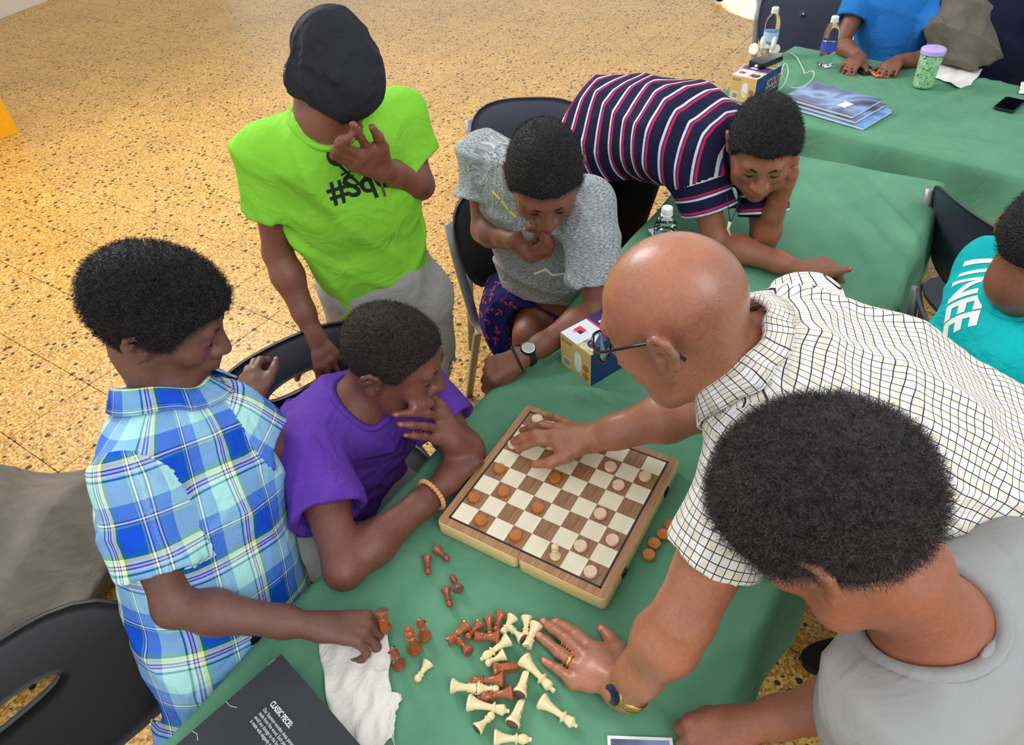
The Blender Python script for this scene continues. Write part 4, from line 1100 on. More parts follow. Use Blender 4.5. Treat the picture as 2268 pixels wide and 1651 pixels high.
# ------------------------------------------------------------------ boxes, paper, bottles, phones
def quad_on(name, pts, mat, par, off=0.0008, nrmv=None):
    P = [Vector(p) for p in pts]; n_ = (P[1]-P[0]).cross(P[3]-P[0]).normalized(); return mk(name, [p+n_*off for p in P], [(0, 1, 2, 3)], mat, par)
def drink_box(corner, adir, label):
    """adir: unit vector of the yellow end face going left from the near bottom corner; the navy side runs at right angles"""
    a = nrm([adir[0], adir[1], 0]); b_ = np.array([-a[1], a[0], 0])*-1
    if b_[0] < 0: b_ = -b_
    t = thing('drinkware_box', label, 'box', (corner[0], corner[1], ZT), 0, 'drinkware cartons'); W_, L_, H_ = .112, .20, .100
    up = np.array([0, 0, 1.0]); o0 = np.array([0, 0, .001])
    P = lambda x, y, z: tuple(o0+a*x+b_*y+up*z)
    V = [P(0, 0, 0), P(W_, 0, 0), P(W_, L_, 0), P(0, L_, 0), P(0, 0, H_), P(W_, 0, H_), P(W_, L_, H_), P(0, L_, H_)]
    mk('top_panel', V[4:], [(0, 1, 2, 3)], MAT['box_photo'], t); mk('base_panel', V[:4], [(3, 2, 1, 0)], MAT['box_yellow'], t)
    pan = lambda nm, ix, mt: mk(nm, [V[i] for i in ix], [(0, 1, 2, 3)], MAT[mt], t)
    pan('end_panel', (0, 4, 5, 1), 'box_yellow'); pan('end_panel', (2, 6, 7, 3), 'box_yellow')
    pan('side_panel', (0, 3, 7, 4), 'box_navy'); pan('side_panel', (1, 5, 6, 2), 'box_navy')
    # end: bottle picture, barcode, two round seals
    E = lambda u, v: P(u, -.0006, v)
    def pe(nm, pl, mat): mk(nm, [E(u, v) for u, v in pl], [tuple(range(len(pl)))], mat, t)
    pe('bottle_picture', [(.046+.012*math.cos(q)*1.1, .050+.030*(abs(math.sin(q))**.5)*(1 if math.sin(q) > 0 else -1)) for q in np.linspace(0, 6.2832, 24, False)], MAT['paper'])
    for v in (.020, .046): pe('seal', [(.018+.011*math.cos(q), v+.011*math.sin(q)) for q in np.linspace(0, 6.2832, 20, False)], MAT['orange_print'])
    pe('barcode', [(.074, .008), (.102, .008), (.102, .036), (.074, .036)], MAT['paper'])
    for i in range(9): mk('bar', [P(u, -.0009, v) for u, v in ((.077+i*.0025, .013), (.0782+i*.0025, .013), (.0782+i*.0025, .032), (.077+i*.0025, .032))], [(0, 1, 2, 3)], MAT['black_print'], t)
    for i in range(4): pe('text_line', [(.066, .046+i*.008), (.106, .046+i*.008), (.106, .0485+i*.008), (.066, .0485+i*.008)], MAT['tan_print'])
    text_decal('lettering', 'SCOUT', .013, P(.106, -.0004, .082), -a, up, MAT['black_print'], t, (0, 0, 0), sx=.9)
    # navy side
    text_decal('lettering', 'SCOUT', .046, P(-.0004, .085, .040), b_, up, MAT['tan_print'], t, (0, 0, 0), sx=.75, bold=.0006)
    text_decal('lettering', 'Drinkware Weighted', .012, P(-.0004, .085, .022), b_, up, MAT['white_print'], t, (0, 0, 0))
    mk('underline', [P(-.0005, u, v) for u, v in ((.085, .034), (.185, .034), (.185, .0365), (.085, .0365))], [(0, 1, 2, 3)], MAT['tan_print'], t)
    # top
    Tp = lambda u, v: P(u, v, H_+.0007)
    def pt(nm, pl, mat, z=0): mk(nm, [tuple(np.array(Tp(u, v))+[0, 0, z]) for u, v in pl], [tuple(range(len(pl)))], mat, t)
    pt('band', [(0, .085), (0, .135), (W_, .135), (W_, .085)], MAT['box_purple']); pt('band', [(0, .135), (0, .150), (W_, .150), (W_, .135)], MAT['tan_print'])
    pt('stripe', [(0, .080), (0, .085), (W_, .085), (W_, .080)], MAT['red_print']); pt('cloth_strip', [(.05, .0), (.05, .08), (.112, .08), (.112, .0)], MAT['paper_edge'], -.0002)
    pt('seal', [(.026+(.017+.0012*(i % 2))*math.cos(q), .034+(.017+.0012*(i % 2))*math.sin(q)) for i, q in enumerate(np.linspace(0, 6.2832, 40, False))], MAT['navy_print'])
    text_decal('lettering', '18', .017, tuple(np.array(Tp(.033, .037))+[0, 0, .0003]), -a*.9+b_*.2, b_*.9+a*.2, MAT['white_print'], t, (0, 0, 0), bold=.0003)
    text_decal('lettering', 'OZ', .008, tuple(np.array(Tp(.033, .024))+[0, 0, .0003]), -a*.9+b_*.2, b_*.9+a*.2, MAT['white_print'], t, (0, 0, 0))
    pt('patch', [(.070, .022), (.070, .056), (.104, .056), (.104, .022)], MAT['paper'], .0002); pt('flag', [(.074, .030), (.074, .052), (.100, .052), (.100, .030)], MAT['red_print'], .0004); pt('flag_corner', [(.074, .030), (.074, .042), (.086, .042), (.086, .030)], MAT['navy_print'], .0006)
    text_decal('lettering', 'USA', .007, tuple(np.array(Tp(.098, .024))+[0, 0, .0006]), -a, b_, MAT['black_print'], t, (0, 0, 0))
    pt('panel', [(.055, .095), (.055, .125), (.085, .125), (.085, .095)], MAT['paper_edge'], .0002)
    return t
drink_box(Z(1308, 858, ZT), (-.061, .096), 'navy and yellow drinkware carton with an 18 ounce seal beside the bald man')
pb = Z(1677, 178, ZT+.10)
drink_box(pb+np.array([0, 0, 0]), np.array(Z(1618, 165, ZT+.10)-pb)[:2], 'navy and yellow drinkware carton carrying a black power bank beside the books')
# black chess set box
q0 = Z(622, 1448, .80); da = nrm(np.append((Z(400, 1640, .80)-q0)[:2], 0)); db = np.array([-da[1], da[0], 0])
if db[0] < 0: db = -db
bb = thing('chess_set_box', 'flat black cardboard box with white lettering about classic pieces', 'box', (q0[0], q0[1], ZT))
cc = (da*.15+db*.18); Rb = Matrix(((da[0], db[0], 0), (da[1], db[1], 0), (0, 0, 1)))
g = G(); g.box((cc[0], cc[1], .0265), (.30, .36, .050), R=Rb); g.build('lid', MAT['box_black'], bb)
g = G(); g.box(tuple(da*.018-db*.001+np.array([0, 0, .045])), (.014, .004, .006), R=Rb); g.build('tab', MAT['pine'], bb)
for ln in ([(.105, -.0), (.104, .012), (.098, .022)], [(.165, 0), (.162, .010), (.166, .020)]):
    g = G(); g.tube([tuple(da*x+db*y+np.array([0, 0, .0517])) for x, y in ln], .0004, 5); g.build('scuff', MAT['paper'], bb)
def btext(tx, ty, txt, size, sx=.9, bold=0): text_decal('lettering', txt, size, da*ty+db*tx+np.array([0, 0, .0516]), db, -da, MAT['white_print'], bb, (0, 0, 0), sx=sx, bold=bold, off=.0006)
btext(.0585, .060, 'CLASSIC PIECES:', .0125, .62, .0003)
for i, tx in enumerate(('Our Staunton wooden chess pieces are hand-carved and', 'made from fine wood. Each piece has a felted bottom to', 'avoid any damage to the board surface. Each playing piece', 'is made with elegantly intricate details.')):
    btext(.0575, .0725+i*.0078, tx, .0082, .70)
# paper napkin under the hand
def sheet(name, cs, mat, label, cat, nu=24, nv=30, amp=.006, seed=1, thick=.0006, z=None, group=None, lift=None):
    c_ = [np.array(Z(x, y, z or ZT+.004)) for x, y in cs]; base = np.mean(c_, 0); base[2] = ZT
    V = []
    for i in range(nu+1):
        for j in range(nv+1):
            u, v = i/nu, j/nv; p = c_[0]*(1-u)*(1-v)+c_[1]*u*(1-v)+c_[2]*u*v+c_[3]*(1-u)*v
            zz = amp*(.5+.5*math.sin(u*5+3*math.sin(v*4+seed))*math.cos(v*6+seed+2*u))+amp*.4*math.sin(u*17+v*9+seed)*math.sin(v*13)
            if lift: zz += lift(u, v)
            V.append(p+np.array([.002*math.sin(v*19+seed), .002*math.sin(u*15), max(zz, 0)])-base)
    Fc = [(i*(nv+1)+j, (i+1)*(nv+1)+j, (i+1)*(nv+1)+j+1, i*(nv+1)+j+1) for i in range(nu) for j in range(nv)]
    o = mk(name, V, Fc, mat, None, True, tuple(base)); md = o.modifiers.new('thickness', 'SOLIDIFY'); md.thickness = thick; md.offset = 1
    return tag(o, label, cat, group)
sheet('paper_napkin', ((705, 1420), (862, 1385), (868, 1640), (755, 1720)), MAT['napkin'], 'white embossed paper towel lying under the hand that holds a knight', 'paper towel', amp=.010, seed=2)
sheet('paper_napkin', ((800, 1500), (893, 1543), (872, 1600), (878, 1665)), MAT['napkin'], 'torn corner of white paper towel poking out beside the standing bishop', 'paper towel', 12, 12, .005, 4)
g = G(); g.box((0, 0, .004), (.10, .07, .006)); cdl = Z(1420, 1690, ZT)
cbx = thing('picture_card', 'white bordered card at the near edge of the green cloth', 'card', (cdl[0], cdl[1], ZT), -.12); g.build('card', MAT['paper'], cbx); g = G(); g.box((0, 0, .0073), (.09, .06, .0012)); g.build('picture', MAT['book_cover'], cbx)
# bottles
def bottle(p, label, label_mat='label_blue', s=1.0, wl=.55, cap='white_plastic'):
    t = thing('water_bottle', label, 'bottle', (p[0], p[1], ZT+.001), random.uniform(0, 6), 'clear plastic water bottles')
    pr = [(.002, 0), (.026, 0), (.031, .004), (.032, .012), (.0305, .020), (.032, .028), (.0305, .036), (.032, .044), (.0305, .052), (.032, .060), (.032, .116), (.0325, .126), (.0315, .142), (.0275, .158), (.019, .174), (.0135, .182), (.0130, .192)]
    G().lathe([(r*s, z*s) for r, z in pr], 32).build('bottle_body', MAT['pet'], t, True)
    w = [(max(r-.0012, .001)*s, z*s+.001) for r, z in pr if z < .19*wl+.005]; w.append((w[-1][0], .19*wl*s)); w.append((.0005, .19*wl*s))
    G().lathe(w, 32, caps=False).build('water', MAT['water'], t, True)
    G().lathe([(.0328*s, .066*s), (.0328*s, .106*s)], 32, caps=False).build('label_band', MAT[label_mat], t, True)
    ob = G(); ob.lathe([(.0333*s, .072*s), (.0333*s, .100*s)], 32, caps=False); ob.f = ob.f[:12]; ob.m = ob.m[:12]; ob.build('label_panel', MAT['label_sky'], t, True)
    G().lathe([(.0150*s, .185*s), (.0155*s, .187*s), (.0155*s, .200*s), (.0140*s, .2025*s), (.0005, .2025*s)], 24).build('cap', MAT[cap], t, 'auto')
    G().lathe([(.0165*s, .181*s), (.0165*s, .1835*s), (.014*s, .1840*s)], 24, caps=False).build('neck_ring', MAT['white_plastic'], t, True)
    return t
bottle(Z(1826, 146, ZT), 'half full clear water bottle with a royal blue label behind the books')
bottle(Z(1700, 122, ZT), 'clear water bottle wrapped in a white napkin behind the carton', 'label_sky', 1.0, .5)
pb3 = Z(1478, 463, .945); bottle(pb3, 'clear water bottle standing behind the bald head', 'label_sky', 1.0, .75)
def crumple(px, py, z, r, label, seed, flat=.6):
    p = Z(px, py, z); F = Fld(); rs = np.random.default_rng(seed)
    for i in range(9):
        d = rs.normal(size=3)*r*.5; d[2] = abs(d[2])*flat; F.ell(d+[0, 0, r*.35], np.array([r*.7, r*.22, r*.5])*rs.uniform(.7, 1.1), frame(rs.normal(size=3), rs.normal(size=3)), .006)
    F.cut([0, 0, 0.001], [0, 0, -1], .3)
    V, Fq = F.mesh(.004); V[:, 2] -= V[:, 2].min()
    return tag(mk('crumpled_napkin', V, Fq, MAT['napkin'], None, True, (p[0], p[1], ZT+.002)), label, 'napkin')
crumple(1462, 510, ZT+.02, .034, 'crumpled white napkin beside the water bottle behind the bald head', 5)
crumple(1700, 108, ZT+.03, .05, 'crumpled white napkin around the foot of the water bottle by the carton', 9, 1.0)
# books
b0_ = Z(1910, 290, ZT)
bx_ = nrm(np.append((Z(1700, 228, ZT)-Z(1910, 290, ZT))[:2], 0)); by_ = nrm(np.append((Z(1968, 238, ZT)-b0_)[:2], 0)); by_ = nrm(by_-bx_*(by_@bx_)); Rk = Matrix(((bx_[0], by_[0], 0), (bx_[1], by_[1], 0), (0, 0, 1)))
for i, (ox, oy, mt, lb) in enumerate(((0, 0, 'book_blue', 'lowest pale blue spiral book of the stack beside the carton'), (.035, .004, 'book_cover', 'middle book of the stack beside the carton'), (.055, .010, 'book_cover', 'top book with a dark glossy cover and small white sticker on the stack'))):
    zb = ZT+.002+i*.0125; p = b0_+bx_*ox+by_*oy
    t = thing('book', lb, 'book', (p[0], p[1], zb), 0, 'stack of glossy books')
    c_ = bx_*.148+by_*.105; g = G(); g.box((c_[0], c_[1], .0055), (.292, .205, .0095), R=Rk); g.build('pages', MAT['paper_edge'], t)
    g = G(); g.box((c_[0], c_[1], .0109), (.297, .210, .0013), R=Rk); g.build('cover', MAT[mt], t)
    g = G(); g.box((c_[0], c_[1], .0004), (.297, .210, .0010), R=Rk); g.build('cover', MAT[mt], t)
    if i == 2:
        q_ = bx_*.075+by_*.075; g = G(); g.box((q_[0], q_[1], .0120), (.034, .052, .0006), R=Rk @ Matrix.Rotation(.15, 3, 'Z')); g.build('sticker', MAT['paper'], t)
    g = G(); e_ = by_*.205
    for k in range(30): 
        q_ = e_+bx_*(.01+k*.0096); g.tube([tuple(q_+by_*.006*math.cos(w)+np.array([0, 0, .006+.007*math.sin(w)])) for w in np.linspace(0, 6.28, 9)], .0007, 4)
    g.build('spiral_binding', MAT['white_plastic'], t)
# power bank on the carton, cable, phones
pw = Z(1697, 132, ZT+.118)
g = G(); g.rbox((0, 0, .012), (.135, .068, .022), .008, 3); pbk = thing('power_bank', 'black power bank lying on the navy and yellow carton', 'power bank', (pw[0], pw[1], ZT+.1018), math.atan2(*(Z(1735, 120, .85)-Z(1655, 150, .85))[1::-1])); g.build('shell', MAT['gloss_black'], pbk, 'auto')
G().rbox((-.070, -.012, .012), (.016, .010, .007), .002, 2).build('plug', MAT['white_plastic'], pbk)
ka = 420/2268
cbl = [(600, 655, .115), (530, 720, .105), (500, 800, .09), (510, 900, .06), (600, 1010, .04), (760, 1060, .02), (950, 1000, .03), (1060, 900, .05), (1110, 760, .085), (1090, 660, .105), (1050, 680, .104), (1035, 800, .07), (1090, 900, .03), (1180, 945, .043), (1300, 920, .043), (1400, 840, .043), (1420, 760, .035), (1380, 745, .03), (1310, 770, .02), (1290, 720, .01), (1220, 590, .004), (1130, 520, .003)]
pts = [Z(1540+x*ka, 20+y*ka, ZT+z+.002) for x, y, z in cbl]
sm = []
for i in range(len(pts)-1):
    p0, p1, p2, p3 = pts[max(i-1, 0)], pts[i], pts[i+1], pts[min(i+2, len(pts)-1)]
    for t in np.linspace(0, 1, 6, False): sm.append(.5*((2*p1)+(-p0+p2)*t+(2*p0-5*p1+4*p2-p3)*t*t+(-p0+3*p1-3*p2+p3)*t**3))
sm.append(pts[-1]); c0 = sm[-1]
g = G(); g.tube([tuple(p-c0) for p in sm], .0022, 6); tag(g.build('charging_cable', MAT['cable_white'], None, True, tuple(c0)), 'off white charging cable looping from the power bank over the books', 'cable')
def phone(px, py, ang, label, size=(.148, .072), z=0.0):
    p = Z(px, py, ZT+.006); t = thing('phone', label, 'phone', (p[0], p[1], ZT+.002+z), ang)
    G().rbox((0, 0, .0042), (size[0], size[1], .0080), .010, 4).build('case', MAT['rubber_black'], t, 'auto'); G().rbox((0, 0, .0085), (size[0]-.006, size[1]-.006, .0008), .008, 4).build('screen', MAT['screen'], t); return t
d_ = Z(2268, 220, ZT)-Z(2210, 243, ZT); phone(2236, 232, math.atan2(d_[1], d_[0])+.25, 'black phone lying face up on the green cloth near the papers', (.13, .072))
d_ = Z(1935, 165, ZT)-Z(1880, 135, ZT); ph = phone(1908, 150, math.atan2(d_[1], d_[0]), 'dark phone lying behind the books next to an orange strip')
pr_ = Z(1935, 163, ZT+.006); osx = thing('orange_strip', 'orange and black perforated strip lying next to the dark phone', 'strip', (pr_[0], pr_[1], ZT+.002), math.atan2(d_[1], d_[0])-.05)
G().rbox((0, 0, .005), (.075, .018, .008), .004, 3).build('strip', MAT['orange'], osx)
for i in range(3): G().lathe([(.0001, .0092), (.0045, .0092), (.0045, .0098), (.0001, .0098)], 14, (-.018+i*.018, 0, 0), caps=False).build('hole', MAT['rubber_black'], osx)
# tumbler
p = Z(2042, 192, ZT); t = thing('tumbler', 'leaf print tumbler with a lilac lid standing on the green cloth', 'tumbler', (p[0], p[1], ZT+.001))
G().lathe([(.030, 0), (.036, .003), (.038, .010), (.042, .115), (.042, .130)], 36).build('cup', MAT['leaf_print'], t, True)
G().lathe([(.0425, .118), (.0425, .131)], 36, caps=False).build('rim_band', MAT['pet'], t, True)
G().lathe([(.044, .130), (.046, .132), (.046, .146), (.042, .150), (.030, .151), (.006, .1505), (.006, .153), (.0005, .153)], 36).build('lid', MAT['lilac'], t, 'auto')
sheet('paper_sheet', ((2078, 140), (2198, 130), (2140, 204), (2070, 172)), MAT['paper'], 'curled sheet of white paper beside the leaf print tumbler', 'paper', amp=.008, seed=3)
sheet('paper_sheet', ((2185, 138), (2222, 145), (2210, 160), (2192, 158)), MAT['paper_edge'], 'small slip of clear wrapper behind the curled paper', 'paper', 8, 8, .004, 6)
sheet('paper_sheet', ((2262, 182), (2330, 190), (2330, 215), (2256, 208)), MAT['paper'], 'white paper on the green cloth behind the face up phone', 'paper', 10, 10, .004, 8)

# ------------------------------------------------------------------ chairs
def chair(label, loc, ang, shell='plastic_black', hole=True, group='black shell chairs around the tables', seat=True):
    t = thing('stacking_chair', label, 'chair', (loc[0], loc[1], 0), ang-math.pi/2, group)
    W_, H_, z0 = .235, .160, .70
    def surf(x, z, off):                                     # backrest is bent around the sitter and leans back
        y = -.225+.75*x*x-(z-z0)*.26+.9*max(0, (z-z0)-.06)**2*-2.0
        nx = -1.5*x; ln = math.sqrt(1+nx*nx); return (x+off*nx/ln, y+off/ln, z+z0*0)
    n = 48; rings = 9; V = []; 
    for lay, off in enumerate((.006, -.006)):
        for r in range(rings+1):
            f = r/rings
            for i in range(n):
                a = 2*math.pi*i/n; c_, s_ = math.cos(a), math.sin(a); q = (abs(c_)**4+abs(s_)**4)**-.25
                X = W_*c_*q; Zo = H_*s_*q
                if s_ < 0: X *= 1-.10*abs(s_)
                if hole: xi, zi = .085*c_, .055+.020*s_
                else: xi, zi = .004*c_, .02+.004*s_
                V.append(surf(xi+(X-xi)*f, z0+zi+(Zo-zi)*f, off*(1 if f < .95 else .7)))
    Fc = []
    for lay in (0, 1):
        o_ = lay*(rings+1)*n
        for r in range(rings):
            for i in range(n):
                q = (o_+r*n+i, o_+r*n+(i+1) % n, o_+(r+1)*n+(i+1) % n, o_+(r+1)*n+i); Fc.append(q if lay else q[::-1])
    o1 = (rings+1)*n
    for i in range(n):
        Fc.append((rings*n+i, rings*n+(i+1) % n, o1+rings*n+(i+1) % n, o1+rings*n+i)); Fc.append(((i+1) % n, i, o1+i, o1+(i+1) % n))
    mk('backrest', V, Fc, MAT[shell], t, True)
    # seat pan
    V = []; n = 40; rings = 8
    for lay in (0, 1):
        for r in range(rings+1):
            f = r/rings
            for i in range(n):
                a = 2*math.pi*i/n; c_, s_ = math.cos(a), math.sin(a); q = (abs(c_)**5+abs(s_)**5)**-.2
                x, y = .215*c_*q*f, .02+.205*s_*q*f; z = .445+.9*x*x*.5+(.35*(y+.10)**2 if y < -.1 else -.25*max(0, y-.14)**1.5*2)
                V.append((x, y, z-lay*.012))
    Fc = []
    for lay in (0, 1):
        o_ = lay*(rings+1)*n
        for r in range(rings):
            for i in range(n):
                q = (o_+r*n+i, o_+r*n+(i+1) % n, o_+(r+1)*n+(i+1) % n, o_+(r+1)*n+i); Fc.append(q[::-1] if lay else q)
    o1 = (rings+1)*n
    for i in range(n): Fc.append((rings*n+(i+1) % n, rings*n+i, o1+rings*n+i, o1+rings*n+(i+1) % n))
    mk('seat', V, Fc, MAT[shell], t, True)
    for sx in (-1, 1):
        x = sx*.228
        up = [(x*1.05, -.222, .80), (x*1.05, -.205, .70), (x*1.03, -.185, .60), (x, -.165, .50), (x, -.150, .455), (x*.97, -.12, .432), (x*.93, .0, .430), (x*.92, .15, .430)]
        G().tube(up, .01, 10, flat=(.016, .009), up=(1, 0, 0)).build('upright', MAT['frame_grey'], t, True)
        G().tube([(x*.94, .13, .43), (x*.98, .17, .40), (x*1.05, .25, .0)], .011, 10, flat=(.014, .009), up=(1, 0, 0)).build('leg', MAT['frame_grey'], t, True)
        G().tube([(x*.97, -.10, .43), (x, -.14, .40), (x*1.05, -.27, .0)], .011, 10, flat=(.014, .009), up=(1, 0, 0)).build('leg', MAT['frame_grey'], t, True)
    G().tube([(-.215, .10, .428), (.215, .10, .428)], .009, 8).build('crossbar', MAT['frame_grey'], t, True)
    return t
def chair_at(label, bx, by, ang, back=.235, **kw):             # place by the middle of the backrest
    a = math.radians(ang); return chair(label, (bx+math.cos(a)*back, by+math.sin(a)*back), a, **kw)
chair_at('black shell chair under the person in the heather grey shirt', .05, 2.08, -62)
chair_at('black shell chair under the person in the purple shirt', -.535, 1.315, -55)
chair_at('large black shell chair with a hand slot behind the black box', -.90, .545, -42)
chair_at('slate shell chair standing behind the person in heather grey', .16, 2.72, -100, shell='plastic_slate', hole=False)
chair_at('slate shell chair at the table corner, turned sideways', 1.355, 1.66, 8, shell='plastic_slate', hole=False)
chair_at('slate shell chair tucked against the table beside the person in teal', 1.005, 1.175, -8, shell='plastic_slate', hole=False)
chair_at('grey shell chair standing in the sunlight beyond the books', 1.72, 3.95, -100, shell='plastic_slate', hole=False)
# ------------------------------------------------------------------ the people
A_ = np.array
def spine_pts(nb, hip, ws, sag=(0, 0, 0)):
    """points from upper chest to pelvis; sag bends the middle"""
    nb = A_(nb, float); hip = A_(hip, float); sag = A_(sag, float); out = []
    for t, w, d in ws: out.append((lerp(nb, hip, t)+sag*math.sin(math.pi*t), w, d))
    return out
AD = [(.17, .150, .100), (.42, .160, .112), (.72, .150, .108), (1.0, .160, .115)]
def scaled(ws, s): return [(t, w*s, d*s) for t, w, d in ws]
def chainz(*p): return [Z(*q) for q in p]
def chaind(*p): return [D(*q) for q in p]
def watch(out, b0, c, ax, up, r, strap, faceparts, name='watch'):
    """strap ring around a wrist at c, arm axis ax, dial on the side up"""
    ax = nrm(ax); up = nrm(A_(up)-ax*np.dot(up, ax)); sd = np.cross(ax, up); b0 = A_(b0)
    g = G(); ring = [tuple(c+(up*math.cos(q)*r[0]+sd*math.sin(q)*r[1])-b0) for q in np.linspace(0, 6.2832, 28, False)]
    g.tube(ring, .003, 8, True, flat=(.0085, .0022), up=tuple(ax)); w = g.build(name, strap, out['T'], True)
    R_ = Matrix([list(sd), list(ax), list(up)]).transposed().to_4x4(); R_.translation = Vector(c+up*r[0]-b0)
    for nm, prof, mat in faceparts: gg = G(); gg.lathe(prof, 28); gg.build(nm, mat, w, 'auto', xf=R_)
    return w
def ring_band(out, b0, c, ax, r, mat, name, thick=.0022, beads=0, tilt=0, wide=None):
    ax = nrm(ax); a = nrm(np.cross(ax, [.2, .3, .9])); b_ = np.cross(ax, a); c = A_(c)-A_(b0); g = G()
    if beads:
        for i in range(beads):
            q = 6.2832*i/beads; p = c+a*math.cos(q)*r+b_*math.sin(q)*r
            g.lathe([(thick*math.sin(t_)*1.0+1e-5, -thick*math.cos(t_)) for t_ in np.linspace(0, math.pi, 6)], 8, tuple(p))
    else: g.tube([tuple(c+a*math.cos(q)*r+b_*math.sin(q)*r+ax*tilt*math.cos(q)) for q in np.linspace(0, 6.2832, 28, False)], thick, 8, True, flat=wide, up=tuple(ax))
    return g.build(name, mat, out['T'], True)

# ---- bald man in the grid check shirt, leaning over the board from the right
base = (.92, .64, 0); kz = 600/2268
def h1(x, y, z): return Z(1150+x*kz, 1250+y*kz, z)
lw = Z(1388, 1532, .785); le = Z(1513, 1372, .955); ls = Z(1685, 1010, 1.18)
rw = Z(1308, 972, .835); re = Z(1545, 905, .93); rs = Z(1775, 705, 1.14)
zk = ZT+.016; zf = ZT+.010
LC = [[h1(650, 730, zk+.010), h1(490, 590, zk+.004), h1(385, 525, zf), h1(300, 487, zf-.002)],
      [h1(575, 795, zk+.012), h1(395, 625, zk+.005), h1(285, 545, zf), h1(195, 487, zf-.001)],
      [h1(520, 880, zk+.010), h1(330, 735, zk+.004), h1(235, 655, zf), h1(160, 600, zf-.002)],
      [h1(455, 990, zk+.006), h1(330, 885, zk+.002), h1(265, 845, zf-.001), h1(205, 812, zf-.003)]]
LTH = [h1(860, 850, zk+.006), h1(840, 720, zk+.004), h1(760, 620, zf), h1(690, 540, zf)]
kb = 440/2268
def h2(x, y, z): return Z(1100+x*kb, 860+y*kb, z)
RCH = [[h2(700, 615, .845), h2(490, 600, .838), h2(345, 650, .818), h2(245, 698, .802)],
       [h2(690, 545, .850), h2(450, 520, .842), h2(300, 560, .824), h2(195, 610, .806)],
       [h2(720, 470, .848), h2(520, 425, .838), h2(390, 450, .820), h2(290, 485, .803)],
       [h2(790, 410, .838), h2(690, 345, .832), h2(620, 335, .820), h2(568, 342, .808)]]
RTH = [h2(930, 690, .838), h2(790, 780, .830), h2(620, 850, .822), h2(440, 872, .812)]
nb = Z(1668, 800, 1.225)
hipm = Z(2350, 1190, .90)
sp = spine_pts(nb, hipm, [(.12, .150, .090), (.35, .170, .108), (.68, .168, .115), (1.0, .168, .118)], (0, 0, .02))
hc = D(1496, 705, 1.01)
man = person('bald person in a fine grid check shirt and glasses leaning over the board', base, dict(
    s=1.05, arm=1.20, h=.004, head=(hc, (-.64, .44, -.46), (0, 0, 1), 1.04), nb=nb, sh=(rs, ls), el=(re, le), wr=(rw, lw),
    hand=(dict(f=(RCH[1][0]-rw), d=(0, .1, 1), thumb=1, s=1.05, chains=RCH, tchain=RTH), dict(f=(LC[1][0]-lw), d=(0, 0, 1), thumb=-1, s=1.05, chains=LC, tchain=LTH)),
    spine=sp, skin=MAT['skin_tan'], face=True, hair=None, stub=lambda q: np.clip((.052-q[:, 2]+np.maximum(0, -q[:, 1]-.03)*.5)/.05, 0, 1)*np.clip((.045-q[:, 1])/.03, 0, 1)*np.clip((q[:, 2]+.085)/.03, .0, 1)*.8+np.clip((-.06-q[:, 2])/.03, 0, 1)*np.clip(q[:, 1]/.03, 0, 1)*.5, ndir=nrm(hc-nb+A_([.02, 0, -.03])),
    shirt=dict(name='shirt', collar='fold', e=.016, sleeve=(.30, .60), sr=(.066, .068), hem=(hipm+A_([.05, 0, -.06]), hipm-nb), mat=MAT['grid_check'], neck=.067, h=.0055, ur=.17,
               folds=folds(((.5, .8, 0), 7, .0035, .4), ((.9, -.3, .4), 11, .0022, 1.7), ((.2, .9, .3), 17, .0014, 2.1)))))
kn = [(.80, .80, .50), (.84, .52, .50)]; an = [(.90, .82, .09), (.94, .50, .09)]
trousers(man, base, 'trousers', MAT['navy'], hipm, [hipm+A_([0, .10, -.05]), hipm+A_([0, -.10, -.05])], kn, an)
for a in an: shoe(man, base, a, (-1, 0.05), MAT['black_cloth'], MAT['rubber_black'], 1.05)
L = man['L']; b0 = A_(base)
g = G(); hs = 1.04
for x in (-1, 1):                                            # glasses
    fr_ = [L(x*(.034+.027*math.cos(q)*(1 if abs(math.cos(q)) < .8 else .96)), .112-.010*abs(math.cos(q))*(1 if math.cos(q) > 0 else 0), -.004+.021*math.sin(q))-b0 for q in np.linspace(0, 6.2832, 28, False)]
    g.tube([tuple(p) for p in fr_], .0022, 6, True)
    g.tube([tuple(L(*p)-b0) for p in ((x*.061, .103, .004), (x*.078, .070, .012), (x*.083, .020, .016), (x*.086, -.012, .018), (x*.085, -.032, .004), (x*.080, -.040, -.018))], [.0024, .0026, .0024, .0026, .0032, .0028], 6)
g.tube([tuple(L(*p)-b0) for p in ((-.008, .113, .003), (0, .116, .005), (.008, .113, .003))], .0022, 6)
gl = g.build('glasses', MAT['gloss_black'], man['T'], True)
for x in (-1, 1):
    g = G(); q_ = np.linspace(0, 6.2832, 20, False); g.add([tuple(L(x*(.034+.025*math.cos(q)), .1105-.009*max(0, math.cos(q)), -.004+.019*math.sin(q))-b0) for q in q_], [tuple(range(20))]); g.build('lens', MAT['lens'], gl)
fd = nrm(lw-le)
watch(man, base, lw-fd*.006+A_([0, 0, .0]), fd, (-.12, -.1, 1), (.0285, .0345), MAT['gold'], [('watch_case', [(.002, -.004), (.0195, -.004), (.020, .0), (.0195, .004), (.0175, .005), (.0005, .005)], MAT['gold']), ('watch_dial', [(.0165, .0052), (.0165, .0056), (.0005, .0058)], MAT['dial'])])
rp = lerp(LC[2][0], LC[2][1], .45); ring_band(man, base, rp, LC[2][1]-LC[2][0], .0112, MAT['gold'], 'finger_ring', .0022, 0, 0, (.0030, .0014))

